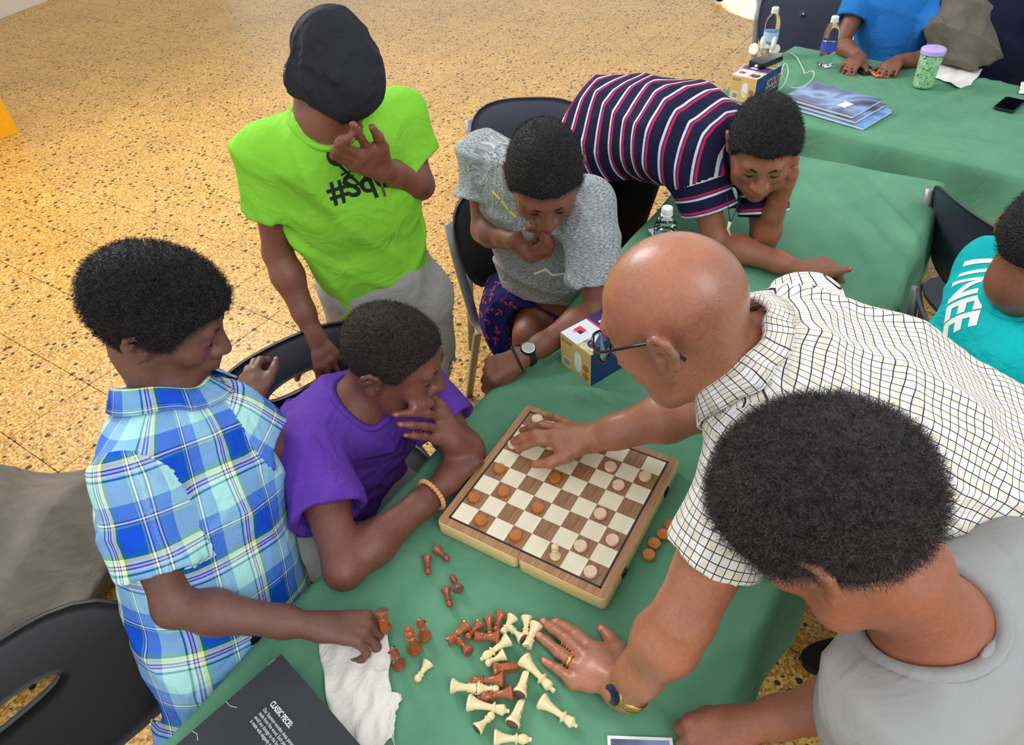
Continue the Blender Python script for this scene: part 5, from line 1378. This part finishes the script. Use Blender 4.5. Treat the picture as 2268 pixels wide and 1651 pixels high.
# ---- person in the blue plaid shirt, standing at the left
base = (-.70, .86, 0)
hc = D(362, 708, 1.33); nb = Z(380, 890, 1.085)
rs = Z(300, 1075, 1.045); ls = Z(505, 925, 1.02); re = Z(385, 1345, .865); rw = Z(705, 1388, .805); le = Z(600, 985, .92); lwr = Z(560, 900, .86)
hip = Z(505, 1380, .66)
fh = nrm(Z(850, 1400, .775)-rw)
pl = person('person in a blue and yellow plaid shirt holding a brown knight', base, dict(
    s=.90, arm=.88, h=.0042, head=(hc, (.76, .02, -.40), (0, 0, 1), .95), nb=nb, sh=(rs, ls), el=(re, le), wr=(rw, lwr),
    hand=(dict(f=fh, d=(-.05, .25, 1), thumb=-1, s=.90, curl=[(.75, 1.05, .6), (.8, 1.1, .6), (.85, 1.1, .6), (.9, 1.1, .6)], th=(.45, .45, .2)), dict(f=(-.2, .8, .3), d=(-.5, .2, .8), thumb=1, s=.88, curl=(.5, .8, .6))),
    spine=spine_pts(nb, hip, scaled([(.16, .140, .095), (.42, .155, .115), (.72, .150, .118), (1.0, .155, .118)], .92)), skin=MAT['skin_dark'],
    hair=dict(lump=.0025, t=.023, n=13000, len=.010, mat=MAT['hair'], low=-.004, back=.008),
    shirt=dict(name='plaid_shirt', spine=spine_pts(nb, hip, scaled([(.16, .140, .095), (.42, .155, .115), (.72, .150, .118), (1.0, .158, .120), (1.32, .170, .128)], .92)), e=.016, sleeve=.66, sr=(.066, .082), hem=(Z(480, 1460, .545), (-.05, -.05, -1)), mat=MAT['plaid'], neck=.070, h=.0055, collar='fold',
               folds=folds(((.6, .2, .5), 6, .003, 1), ((.2, .9, .2), 9, .0022, 2)))))
trousers(pl, base, 'trousers', MAT['navy'], hip, [hip+A_([-.05, .06, -.08]), hip+A_([.04, -.06, -.08])], [(-.72, .84, .42), (-.64, .74, .42)], [(-.76, .92, .08), (-.66, .78, .08)], (.078, .062, .052), pw=(.125, .095))
shoe(pl, base, (-.76, .92, .08), (.8, -.5), MAT['black_cloth'], MAT['white_plastic'], .9); shoe(pl, base, (-.66, .78, .08), (.8, -.5), MAT['black_cloth'], MAT['white_plastic'], .9)

# ---- person in the lime shirt and black head wrap
base = (-.42, 1.66, 0)
hc = D(743, 172, 1.57); nb = Z(725, 268, 1.345)
rs = Z(590, 335, 1.285); ls = Z(880, 262, 1.285); re = Z(615, 560, 1.03); rw = Z(692, 735, .845); le = D(930, 410, 1.80); lwr = D(850, 374, 1.60)
hip = Z(845, 640, .83)
LI = [chaind((816, 333, 1.52), (798, 303, 1.475), (789, 287, 1.45), (781, 274, 1.435)), chaind((801, 345, 1.515), (760, 322, 1.47), (768, 308, 1.455), (777, 300, 1.45)),
      chaind((790, 357, 1.52), (745, 334, 1.475), (750, 316, 1.46), (757, 305, 1.455)), chaind((782, 369, 1.53), (738, 346, 1.49), (741, 332, 1.475), (748, 324, 1.47))]
LT = chaind((850, 352, 1.57), (848, 325, 1.535), (838, 303, 1.50), (824, 282, 1.475))
fz = nrm(A_([.34, -.46, -.80]))
hips = [hip+A_([-.06, .0, -.06]), hip+A_([.09, .03, -.06])]
lime = person('person in a lime green t-shirt with a black head wrap standing behind the chair', base, dict(
    extra=(legs_skin(hips, [(-.50, 1.62, .46), (-.27, 1.66, .46)], [(-.52, 1.70, .09), (-.27, 1.74, .09)], .95),), s=.96, arm=.93, h=.005, head=(hc, fz, (0, 0, 1), .98), nb=nb, sh=(rs, ls), el=(re, le), wr=(rw, lwr),
    hand=(dict(f=(.25, -.35, -.75), d=(.3, -.8, .5), thumb=1, s=.95, curl=(.35, .5, .4), spread=[.25, .08, -.08, -.22], th=(.8, .1, .1)), dict(f=LI[1][0]-lwr, d=(.5, -.7, .5), thumb=1, s=.95, chains=LI, tchain=LT)),
    ndir=A_([.10, -.22, .95]), spine=spine_pts(nb, hip, scaled([(.15, .145, .092), (.42, .150, .100), (.72, .142, .098), (1.0, .148, .100)], .93), (-.01, .02, 0)), skin=MAT['skin_brown'], hair=None,
    shirt=dict(e=.015, sleeve=.56, sr=(.066, .080), hem=(Z(815, 600, .84), (.05, .1, -1)), mat=MAT['lime'], neck=.070, folds=folds(((.3, .3, .9), 5.5, .0045, .5), ((.9, .2, .3), 7, .004, 1.9), ((.5, -.6, .5), 12, .002, .3)))))
hips = [hip+A_([-.06, .0, -.06]), hip+A_([.09, .03, -.06])]
trousers(lime, base, 'sweat_shorts', MAT['sweat_grey'], hip, hips, [(-.50, 1.62, .46), (-.27, 1.66, .46)], [(-.52, 1.70, .09), (-.27, 1.74, .09)], (.095, .098, .07), .47, h=.007, fold=folds(((.3, .9, .2), 8, .003, 0)))
for a in ((-.52, 1.70, .09), (-.27, 1.74, .09)): shoe(lime, base, a, (.5, -.8), MAT['black_cloth'], MAT['white_plastic'])
# head wrap: tight cloth over skull, band over the brow, gathered at the back
H = Fld(); R = lime['R']; L = lime['L']
WL = [(-.25, -.060), (-.08, -.058), (-.03, -.052), (.0, -.045), (.03, -.030), (.06, -.014), (.2, -.006)]
hair_field(H, hc, R, .98, .011, WL)
H.ell(L(.0, -.055, .085), A_([.050, .045, .030]), R, .03)
for x in (-1, 1): H.ell(L(x*.080, -.018, -.002), A_([.020, .034, .042]), R, .03)
H.cone(L(-.05, .02, .10), L(.045, .03, .098), .012, .010, .012); H.cone(L(-.06, -.05, .075), L(.05, .03, .105), .010, .008, .010)
H.cone(L(.03, -.06, .10), L(.06, .0, .085), .012, .009, .01)
H.disp = folds((R[:, 1]*.8+R[:, 2]*.5, 21, .0016, .3), (R[:, 0]*.5+R[:, 2]*.9, 31, .0011, 1.3))
V, Fq = H.mesh(.0045); mk('head_wrap', V-A_(base), Fq, MAT['wrap_black'], lime['T'], True)
# chest print: round motif, swash and lettering
VS = lime['Vshirt']; sn = nrm(CAM-Z(770, 400, 1.12)); ux = nrm(A_([.996, -.06, -.067])*.93+A_([.09, .67, .74])*.28); uy = np.cross(sn, ux)
o3 = Z(768, 436, 1.10)
text_decal('lettering', '#SqU', .066, o3, ux, uy, MAT['black_print'], lime['shirt'], base, VS, .45, bold=.0016, sx=.95)
poly_decal('motif', [[(.020*math.cos(q), .020*math.sin(q)) for q in np.linspace(0, 6.28, 20, False)]]+stroke([(.0, -.018), (.005, -.035), (-.006, -.038)], .004)+stroke([(.008, -.02), (.03, -.03), (.05, -.022)], .003), Z(780, 345, 1.19), ux, uy, MAT['black_print'], lime['shirt'], base, VS, .45)
poly_decal('swash', stroke([(-.012, .032), (-.002, .01), (.012, -.022)], .006)+stroke([(.02, .022), (.0, .018), (-.022, 0), (-.018, -.012), (.012, -.012), (.034, .006), (.04, .024)], .0035), Z(808, 390, 1.14), ux, uy, MAT['black_print'], lime['shirt'], base, VS, .45)
# chain necklace with a key pendant
npts = [L(.066, -.02, -.075)]+[Z(690, 205, 1.365), Z(716, 262, 1.335), Z(750, 292, 1.31), Z(780, 318, 1.285)]+[D(788, 385, 1.50), D(800, 415, 1.52), D(806, 438, 1.535)]
npd = [npts[1], npts[2], npts[3], npts[4]]
npd = list(drop(A_(npd), sn, VS, .45, .004))
def lin_sub(p, k=10): return [lerp(a, b_, t) for a, b_ in zip(p[:-1], p[1:]) for t in np.linspace(0, 1, k, False)]+[p[-1]]
g = G(); g.tube([tuple(p-A_(base)) for p in lin_sub(npd, 8)], .003, 6); g.build('necklace', MAT['silver'], lime['T'], True)
pend = list(drop(A_([Z(822, 372, 1.17), Z(838, 405, 1.14), Z(846, 432, 1.11)]), sn, VS, .45, .006)); g = G(); g.tube([tuple(p-A_(base)) for p in pend], .0030, 6); g.build('pendant', MAT['silver'], lime['T'], True)
kc = Z(893, 648, .80); g = G(); g.tube([tuple(kc+A_([.014*math.cos(q), .006, .014*math.sin(q)+.02])-A_(base)) for q in np.linspace(0, 6.28, 16, False)], .0022, 6, True); g.box(tuple(kc+A_([.035, -.02, .02])-A_(base)), (.045, .006, .014), -.2); g.build('key_ring', MAT['dark_metal'], lime['T'], True)

# ---- person in the purple shirt, seated
base = (-.52, 1.10, 0)
hc = D(872, 795, 1.43); nb = Z(792, 905, .885)
rs = Z(690, 985, .885); ls = Z(925, 865, .875); re = Z(762, 1262, .795); rw = Z(985, 1072, .79); le = Z(1035, 1005, .775); lwr = Z(1000, 972, .84)
hip = A_([-.50, 1.16, .48])
PI = [chaind((968, 902, 1.465), (952, 893, 1.43), (935, 899, 1.415), (914, 904, 1.405)), chaind((976, 925, 1.46), (945, 917, 1.425), (912, 915, 1.405), (874, 918, 1.395)),
      chaind((974, 950, 1.455), (940, 944, 1.42), (912, 942, 1.40), (884, 940, 1.395)), chaind((966, 974, 1.45), (940, 968, 1.425), (920, 966, 1.41), (897, 964, 1.40))]
PT = chaind((995, 945, 1.475), (985, 915, 1.475), (975, 895, 1.465), (955, 880, 1.455))
fh = nrm(Z(1050, 990, .80)-rw)
pu = person('person in a purple t-shirt sitting with one hand over the mouth', base, dict(
    extra=(legs_skin([hip+A_([-.05, -.08, -.01]), hip+A_([.05, .09, -.01])], [(-.24, .78, .50), (-.13, .95, .50)], [(-.26, .80, .08), (-.16, 1.0, .08)], .95),), s=.94, arm=.98, h=.0042, head=(hc, (.86, -.22, -.34), (0, 0, 1), .97), nb=nb, sh=(rs, ls), el=(re, le), wr=(rw, lwr),
    hand=(dict(f=fh, d=(-.2, -.35, 1), thumb=-1, s=.95, curl=[(1.0, 1.4, .9)]*4, th=(.35, .5, .5)), dict(f=PI[1][0]-lwr, d=(.55, -.75, .2), thumb=1, s=.95, chains=PI, tchain=PT)),
    spine=spine_pts(nb, hip, scaled([(.14, .150, .098), (.40, .165, .115), (.72, .158, .12), (1.0, .165, .13)], .95), (-.02, .02, 0)), skin=MAT['skin_deep'],
    stub=lambda q: np.clip((.03-np.abs(q[:, 2]-.0))/.03, 0, 1)*np.clip((.035-q[:, 1])/.03, 0, 1), hair=dict(t=.008, n=9000, len=.005, mat=MAT['hair_faded'], curl=.0012, w=.0004, low=.0),
    shirt=dict(e=.018, sleeve=.60, sr=(.070, .086), hem=(hip+A_([0, 0, .0]), (0, 0, -1)), mat=MAT['purple'], neck=.068, folds=folds(((.7, .2, .6), 7, .004, .2), ((.1, .9, .3), 9, .003, 1.2), ((.5, -.5, .6), 15, .002, 2)))))
trousers(pu, base, 'shorts', MAT['sweat_grey'], hip, [hip+A_([-.05, -.08, -.01]), hip+A_([.05, .09, -.01])], [(-.24, .78, .50), (-.13, .95, .50)], [(-.26, .80, .08), (-.16, 1.0, .08)], (.090, .085, .07), .46)
for a in ((-.26, .80, .08), (-.16, 1.0, .08)): shoe(pu, base, a, (.8, -.55), MAT['black_cloth'], MAT['white_plastic'])
ring_band(pu, base, lerp(re, rw, .86), rw-re, .0335, MAT['bracelet_wood'], 'bead_bracelet', .0056, 26)

# ---- person in the heather grey shirt, seated
base = (.12, 1.90, 0)
hc = D(1206, 394, 1.66); nb = Z(1180, 392, 1.095)
rs = Z(1072, 345, 1.085); ls = Z(1300, 455, 1.055); re = Z(1072, 510, .89); rw = Z(1138, 532, .935); le = Z(1325, 690, .805); lwr = Z(1155, 792, .785)
hip = A_([.16, 1.80, .53])
HI = [chaind((1160, 540, 1.87), (1184, 528, 1.83), (1192, 516, 1.80), (1200, 506, 1.785)), chaind((1164, 555, 1.865), (1196, 545, 1.82), (1204, 528, 1.80), (1207, 513, 1.79)),
      chaind((1170, 566, 1.86), (1208, 556, 1.82), (1214, 538, 1.80), (1214, 521, 1.79)), chaind((1176, 575, 1.86), (1216, 563, 1.83), (1222, 546, 1.81), (1220, 530, 1.80))]
HT = chaind((1146, 520, 1.86), (1160, 507, 1.83), (1178, 504, 1.80), (1196, 505, 1.785))
fh = nrm(Z(1085, 825, .765)-lwr)
hp = [hip+A_([-.05, -.02, .0]), hip+A_([.12, .03, .0])]; hk = [Z(1172, 742, .56), (.40, 1.50, .55)]; ha = [(-.02, 1.62, .08), (.36, 1.60, .08)]
he = person('person in a heather grey t-shirt and anchor print shorts sitting at the table', base, dict(
    extra=(legs_skin(hp, hk, ha, .98),), s=.97, arm=.95, h=.0045, head=(hc, (-.02, -.74, -.56), (0, 0, 1), .98), nb=nb, sh=(rs, ls), el=(re, le), wr=(rw, lwr),
    hand=(dict(f=HI[1][0]-rw, d=(-.5, -.6, -.5), thumb=-1, s=.95, chains=HI, tchain=HT), dict(f=fh, d=(-.3, -.2, 1), thumb=-1, s=.97, curl=[(1.0, 1.3, .9)]*4, th=(.3, .5, .5))),
    spine=spine_pts(nb, hip, scaled([(.15, .150, .098), (.42, .158, .112), (.72, .150, .112), (1.0, .158, .12)], .97), (.0, .05, 0)), skin=MAT['skin_brown'],
    hair=dict(t=.012, n=8000, len=.007, mat=MAT['hair'], curl=.0016, w=.00045),
    shirt=dict(e=.020, sleeve=(.50, .72), sr=(.070, .084), hem=(Z(1235, 598, .645), (.05, -.15, -1)), mat=MAT['heather'], neck=.068, folds=folds(((.3, .3, .9), 7, .004, .5), ((.9, .2, .3), 9, .0035, 1.9)))))
trousers(he, base, 'anchor_shorts', MAT['navy_blue'], hip, hp, hk, ha, (.092, .088, .07), .48, h=.006, fold=folds(((.3, .9, .2), 9, .003, 0)), rise=.13, pw=(.168, .13))
for a in ha: shoe(he, base, a, (-.1, -1), MAT['black_cloth'], MAT['white_plastic'])
# anchors printed on the shorts
V, Fq = he['Vanchor_shorts']; Nn = vnormals(V, Fq); got = []; rs_ = np.random.default_rng(4)
AN = stroke([(0, -.011), (0, .010)], .0026)+stroke([(-.005, .006), (.005, .006)], .0022)+stroke([(-.009, -.004), (-.006, -.010), (0, -.0125), (.006, -.010), (.009, -.004)], .0026)+[[(.0022*math.cos(q), .0125+.0022*math.sin(q)) for q in np.linspace(0, 6.28, 8, False)]]
tow = lambda p: nrm(CAM-p)
an_v = []; an_f = []
for i in rs_.permutation(len(V)):
    p, n_ = V[i], Nn[i]
    if n_@tow(p) < .05 or any(np.linalg.norm(p-q) < .027 for q in got): continue
    got.append(p); a = rs_.uniform(0, 6.28); ux_ = nrm(np.cross(n_, [.3, .2, .9])); uy_ = np.cross(n_, ux_); c_, s_ = math.cos(a), math.sin(a)
    for pl_ in AN:
        k0 = len(an_v); an_v += [p+(ux_*c_+uy_*s_)*x+(uy_*c_-ux_*s_)*y+n_*.0022-A_(base) for x, y in pl_]; an_f.append(tuple(range(k0, k0+len(pl_))))
    if len(got) > 170: break
tag(mk('anchor_print', an_v, an_f, MAT['red_print'], he['T']), kind='stuff')
VS = he['Vshirt']; sn = tow(Z(1240, 575, .8)); ux = A_([.97, -.15, -.1]); uy = np.cross(sn, nrm(ux))
poly_decal('chest_print', [[(0, 0), (.045, -.01), (.045, .035), (.0, .045)]], Z(1226, 580, .76), ux, uy, MAT['yellow_print'], he['shirt'], base, VS, .2)
poly_decal('chest_print', stroke([(-.05, -.03), (-.02, -.015), (.0, -.03), (.03, -.022), (.05, -.03)], .006)+stroke([(.02, .035), (.05, .022)], .004), Z(1226, 585, .75), ux, uy, MAT['white_print'], he['shirt'], base, VS, .2)
poly_decal('chest_print', stroke([(-.02, .03), (.0, .012)], .006)+stroke([(.006, .006), (.024, -.012)], .006)+stroke([(.03, -.018), (.046, -.03)], .006), Z(1112, 458, .98), ux, uy, MAT['yellow_print'], he['shirt'], base, VS, .2)
fd = nrm(lwr-le); wc = lerp(le, lwr, .93)
watch(he, base, wc, fd, (-.1, -.5, 1), (.0265, .031), MAT['rubber_black'], [('watch_case', [(.002, -.004), (.018, -.004), (.0195, .0), (.018, .005), (.0165, .006), (.0005, .006)], MAT['rubber_black']), ('watch_bezel', [(.0165, .006), (.0165, .0066), (.0135, .0070), (.0135, .0062)], MAT['silver']), ('watch_display', [(.0125, .0062), (.0125, .0068), (.0005, .0070)], MAT['lcd'])])
ring_band(he, base, lwr+fh*.012, fh, .034, MAT['rubber_black'], 'wristband', .0030)

# ---- person in the striped polo leaning on the table
base = (.30, 2.35, 0)
hc = D(1690, 328, 2.0); nb = Z(1605, 345, 1.005)
rs = Z(1545, 372, .985); ls = Z(1690, 370, .965); re = Z(1585, 535, .79); rw = Z(1775, 597, .785); le = Z(1690, 535, .775); lwr = Z(1722, 445, .93)
hip = Z(1372, 285, .98); hip = hip
fh = nrm(Z(1865, 588, .775)-rw)
stp = person('person in a navy striped polo leaning on the table with chin in hand', base, dict(
    s=.97, arm=.96, h=.0045, head=(hc, (-.22, -.78, -.42), (0, 0, 1), .98), nb=nb, sh=(rs, ls), el=(re, le), wr=(rw, lwr),
    hand=(dict(f=fh, d=(0, 0, 1), thumb=1, s=.97, curl=[(.9, 1.3, .8)]*4, th=(.15, -.15, .05)), dict(f=(.1, .12, .8), d=(.75, .2, -.1), thumb=-1, s=.97, curl=(.25, .4, .3), th=(.5, .2, .1))),
    spine=spine_pts(nb, hip, [(.14, .140, .100), (.42, .155, .115), (.72, .150, .118), (1.0, .158, .125)], (0, 0, .03)), skin=MAT['skin_warm'],
    hair=dict(t=.015, n=8000, len=.008, mat=MAT['hair'], curl=.0018, w=.00045),
    shirt=dict(name='polo_shirt', spine=spine_pts(nb, hip, [(.14, .140, .100), (.42, .155, .115), (.72, .150, .118), (1.0, .162, .130), (1.22, .160, .130)], (0, 0, .03)), e=.020, sleeve=.60, sr=(.070, .082), hem=(lerp(nb, hip, 1.2), hip-nb), mat=MAT['stripes'], cmat=MAT['navy'], neck=.064, folds=folds(((.3, .8, .1), 7, .004, .4), ((.8, .2, .5), 9, .003, 1.1)))))
trousers(stp, base, 'trousers', MAT['black_cloth'], hip, [hip+A_([-.09, -.02, -.05]), hip+A_([.09, .02, -.07])], [(.28, 2.22, .48), (.46, 2.30, .48)], [(.24, 2.36, .08), (.44, 2.44, .08)], (.090, .075, .06), rise=.0, pw=(.13, .10))
for a in ((.24, 2.36, .08), (.44, 2.44, .08)): shoe(stp, base, a, (.5, -.8), MAT['black_cloth'], MAT['white_plastic'])
g = G(); nk = [Z(1610, 430, .98), Z(1614, 470, .93), Z(1618, 495, .90)]; nk2 = [Z(1645, 430, .98), Z(1630, 465, .935), Z(1618, 495, .90)]
for k_ in (nk, nk2): g.tube([tuple(p-A_(base)) for p in k_], .0012, 5)
g.build('necklace_cord', MAT['rubber_black'], stp['T'], True)
g = G(); g.tube([tuple(p-A_(base)) for p in (Z(1617, 492, .905), Z(1612, 508, .885), Z(1618, 522, .870))], [.005, .0035, .002], 8); g.build('bone_pendant', MAT['bone'], stp['T'], True)

# ---- person in the light grey t-shirt, near the right corner
base = (.58, .30, 0)
hc = D(1838, 1155, .86); nb = Z(2060, 1385, 1.11)
rs = Z(2255, 1260, 1.08); ls = Z(1985, 1610, 1.06); le = Z(1925, 1545, .90); lwr = Z(1655, 1605, .83); re = A_([.70, .52, .93]); rw = A_([.55, .60, .80])
hip = A_([.62, .30, .72])
fh = nrm(Z(1560, 1640, .80)-lwr)
gr = person('person in a light grey t-shirt with full afro hair at the table corner', base, dict(
    s=.95, arm=.92, h=.0038, head=(hc, (-.47, .41, -.74), (0, 0, 1), .99), nb=nb, sh=(ls, rs), el=(le, re), wr=(lwr, rw),
    hand=(dict(f=fh, d=(.2, -.1, .95), thumb=1, s=.90, curl=[(.9, 1.2, .8)]*4, th=(.4, .4, .4)), None),
    spine=spine_pts(nb, hip, scaled([(.17, .150, .100), (.42, .160, .112), (.72, .150, .108), (1.0, .16, .115)], .95)), skin=MAT['skin_warm'],
    hair=dict(lump=.0028, t=.026, n=26000, len=.013, mat=MAT['hair_afro'], mat2=MAT['hair_strand_afro'], curl=.0020, w=.00032, back=.006),
    shirt=dict(e=.016, sleeve=.62, sr=(.066, .078), hem=(hip, (0, 0, -1)), mat=MAT['tee_grey'], neck=.074, folds=folds(((.5, .3, .8), 6, .003, .5), ((.9, .2, .3), 8, .002, 1.9)))))
trousers(gr, base, 'trousers', MAT['denim_light'], hip, [hip+A_([-.03, -.08, -.05]), hip+A_([.03, .08, -.05])], [(.52, .22, .42), (.57, .38, .42)], [(.58, .20, .08), (.62, .38, .08)], (.09, .07, .055))
for a in ((.58, .20, .08), (.62, .38, .08)): shoe(gr, base, a, (-.8, .4), MAT['black_cloth'], MAT['white_plastic'])

# ---- person in teal, back to the table at the right edge
base = (1.18, 1.04, 0)
hc = D(2332, 545, 1.62); nb = Z(2275, 660, 1.02)
rs = Z(2262, 800, .97); ls = Z(2190, 600, .98); re = Z(2330, 880, .80); rw = A_([1.40, .80, .72]); le = A_([1.28, 1.28, .75]); lwr = A_([1.45, 1.20, .70])
hip = A_([1.12, 1.06, .50])
te = person('person in a teal t-shirt with white lettering sitting with the back to the table', base, dict(
    s=.95, arm=.92, h=.0065, head=(hc, (.80, .25, -.2), (0, 0, 1), .98), nb=nb, sh=(rs, ls), el=(re, le), wr=(rw, lwr),
    hand=(dict(f=(.8, .3, -.3), d=(0, 0, 1), thumb=1, s=.93, curl=(.4, .5, .4)), dict(f=(.8, -.2, -.3), d=(0, 0, 1), thumb=-1, s=.93, curl=(.4, .5, .4))),
    spine=spine_pts(nb, hip, scaled(AD, .98), (-.05, .0, 0)), skin=MAT['skin_brown'], hair=dict(t=.012, n=3000, len=.006, mat=MAT['hair']),
    shirt=dict(e=.020, sleeve=.65, sr=(.068, .08), hem=(hip, (0, 0, -1)), mat=MAT['teal'], neck=.070, folds=folds(((.5, .3, .8), 6, .003, .5)))))
trousers(te, base, 'trousers', MAT['navy'], hip, [hip+A_([0, -.08, 0]), hip+A_([0, .08, 0])], [(1.52, .93, .50), (1.52, 1.08, .50)], [(1.50, .92, .08), (1.50, 1.08, .08)], (.09, .07, .055))
for a in ((1.50, .92, .08), (1.50, 1.08, .08)): shoe(te, base, a, (1, -.1), MAT['black_cloth'], MAT['white_plastic'], .95)
VS = te['Vshirt']; a1 = Z(2150, 590, 1.0); a2 = Z(2070, 770, .92); uxx = nrm(a2-a1)
text_decal('lettering', 'ITNEE', .12, a1+A_([.0, 0, 0]), uxx, nrm(A_([.75, .1, .62])), MAT['white_print'], te['shirt'], base, VS, .2, bold=.004, sx=.62)

# ---- people beyond the second table, mostly above the frame
def far_person(label, base, cpx, face, shirt, tz=1.0, hands=None, skin='skin_brown', w=.16):
    c = A_([base[0], base[1], 0.0]); f = nrm([face[0], face[1], 0]); r = A_([f[1], -f[0], 0]); nb = c+A_([0, 0, 1.02])+f*.06
    sh = (nb+r*.17+A_([0, 0, -.05]), nb-r*.17+A_([0, 0, -.05])); hd = hands; hip = c+A_([0, 0, .50])
    el = []; 
    for q in (0, 1): el.append(sh[q]*.45+hd[q]*.55+A_([0, 0, -.10])+(r if q == 0 else -r)*.08)
    P_ = person(label, base, dict(s=.97, arm=.95, h=.010, head=(nb+A_([0, 0, .19])+f*.05, f*.8+A_([0, 0, -.35]), (0, 0, 1), 1.0), nb=nb, sh=sh, el=el, wr=hd,
        hand=(dict(f=f, d=(0, 0, 1), thumb=-1, s=.95, curl=(.4, .6, .4)), dict(f=f, d=(0, 0, 1), thumb=1, s=.95, curl=(.4, .6, .4))), spine=spine_pts(nb, hip, AD), skin=MAT[skin],
        hair=dict(t=.012, n=1500, len=.006), shirt=dict(e=.018, sleeve=.6, sr=(.068, .08), hem=(hip, (0, 0, -1)), mat=MAT[shirt], neck=.068, h=.008, folds=folds(((.5, .3, .8), 6, .004, .5)))))
    hp = [hip+r*.09, hip-r*.09]; kn = [h_+f*.40 for h_ in hp]; an = [k_+A_([0, 0, -.42])+f*.02 for k_ in kn]
    trousers(P_, base, 'trousers', MAT['navy'], hip, hp, kn, an, (.09, .07, .055), h=.012)
    for a in an: shoe(P_, base, a, f, MAT['black_cloth'], MAT['white_plastic'])
    return P_
fx = -per
bp = c2_+per*.66
t_ = (Z(1975, 100, TH)[:2]-c2_)@e2
b1 = c2_+e2*t_+per*.68
far_person('person in a blue t-shirt sitting beyond the orange strip', (b1[0], b1[1], 0), None, fx, 'blue_tee', hands=(Z(1905, 128, ZT+.03), Z(1990, 135, ZT+.03)))
t_ = (Z(2262, 60, TH)[:2]-c2_)@e2
b2 = c2_+e2*t_+per*.62
far_person('person in a navy t-shirt sitting behind the taupe bundle', (b2[0], b2[1], 0), None, fx, 'navy', hands=(Z(2235, 110, ZT+.03), Z(2330, 130, ZT+.03)))
# taupe bundle (far table) and heap (floor, left) added in place of blurred-out people
def heap(name, label, cat, c, ells, mat, fo, h=.009, floor=0.0):
    F = Fld(); c = A_(c, float)
    for q, r_, rot in ells: F.ell(A_(q), r_, frame(A_([math.cos(rot), math.sin(rot), .1]), (0, 0, 1)), .06)
    F.cut([0, 0, .002], [0, 0, -1], 1.0, .002); F.disp = fo
    V, Fq = F.mesh(h); V[:, 2] -= V[:, 2].min()
    return tag(mk(name, V, Fq, mat, None, True, (c[0], c[1], floor)), label, cat)
p = Z(2138, 150, ZT)
heap('blur_bundle', 'taupe bundle added in place of a blurred-out person, on the green cloth beside the tumbler', 'blur_bundle', p, [((0, 0, .07), (.12, .10, .11), .3), ((.05, .08, .13), (.13, .12, .13), .9), ((-.05, .10, .12), (.10, .10, .12), 1.4), ((.02, .16, .19), (.12, .10, .12), .2)], MAT['taupe'], folds(((.5, .3, .8), 9, .009, .5), ((.9, -.3, .4), 14, .007, .2), lim=(-.03, .03)), .006, ZT+.004)
p = Z(95, 1330, 0)
heap('blanket', 'taupe grey heap added in place of a blurred-out person, on the terrazzo floor behind the plaid shirt', 'blanket', p, [((0, 0, .10), (.33, .26, .20), .4), ((-.15, .10, .18), (.30, .24, .24), .9), ((.10, .12, .12), (.25, .22, .20), -.3), ((-.25, -.05, .12), (.3, .25, .2), .1)], MAT['taupe'], folds(((.2, .1, .95), 2.6, .022, .5), ((.7, -.5, .4), 3.4, .012, .2), lim=(-.06, .05)), .012)
def lone_shoe(label, px, py, fdir, up, sole):
    p = Z(px, py, 0); T = thing('shoe', label, 'shoe', (p[0], p[1], 0)); o = {'T': T}
    shoe(o, (p[0], p[1], 0), (p[0], p[1], .09), fdir, up, sole)
lone_shoe('black slip-on shoe standing behind the large black chair', 300, 1395, (.8, .4), MAT['black_cloth'], MAT['rubber_black'])
lone_shoe('white and black sneaker on the terrazzo beyond the second table', 1592, -2, (-.25, -1), MAT['black_cloth'], MAT['white_plastic'])
# brown knight held by the person in plaid
kp = Z(845, 1352, ZT+.052); o = dup(srcp[('knight', 'sheesham')]); o.location = tuple(map(float, kp)); o.rotation_euler = (2.6, .3, .5); tag(o, 'brown wooden knight held in the fingers of the person in plaid', 'chess piece', GP)
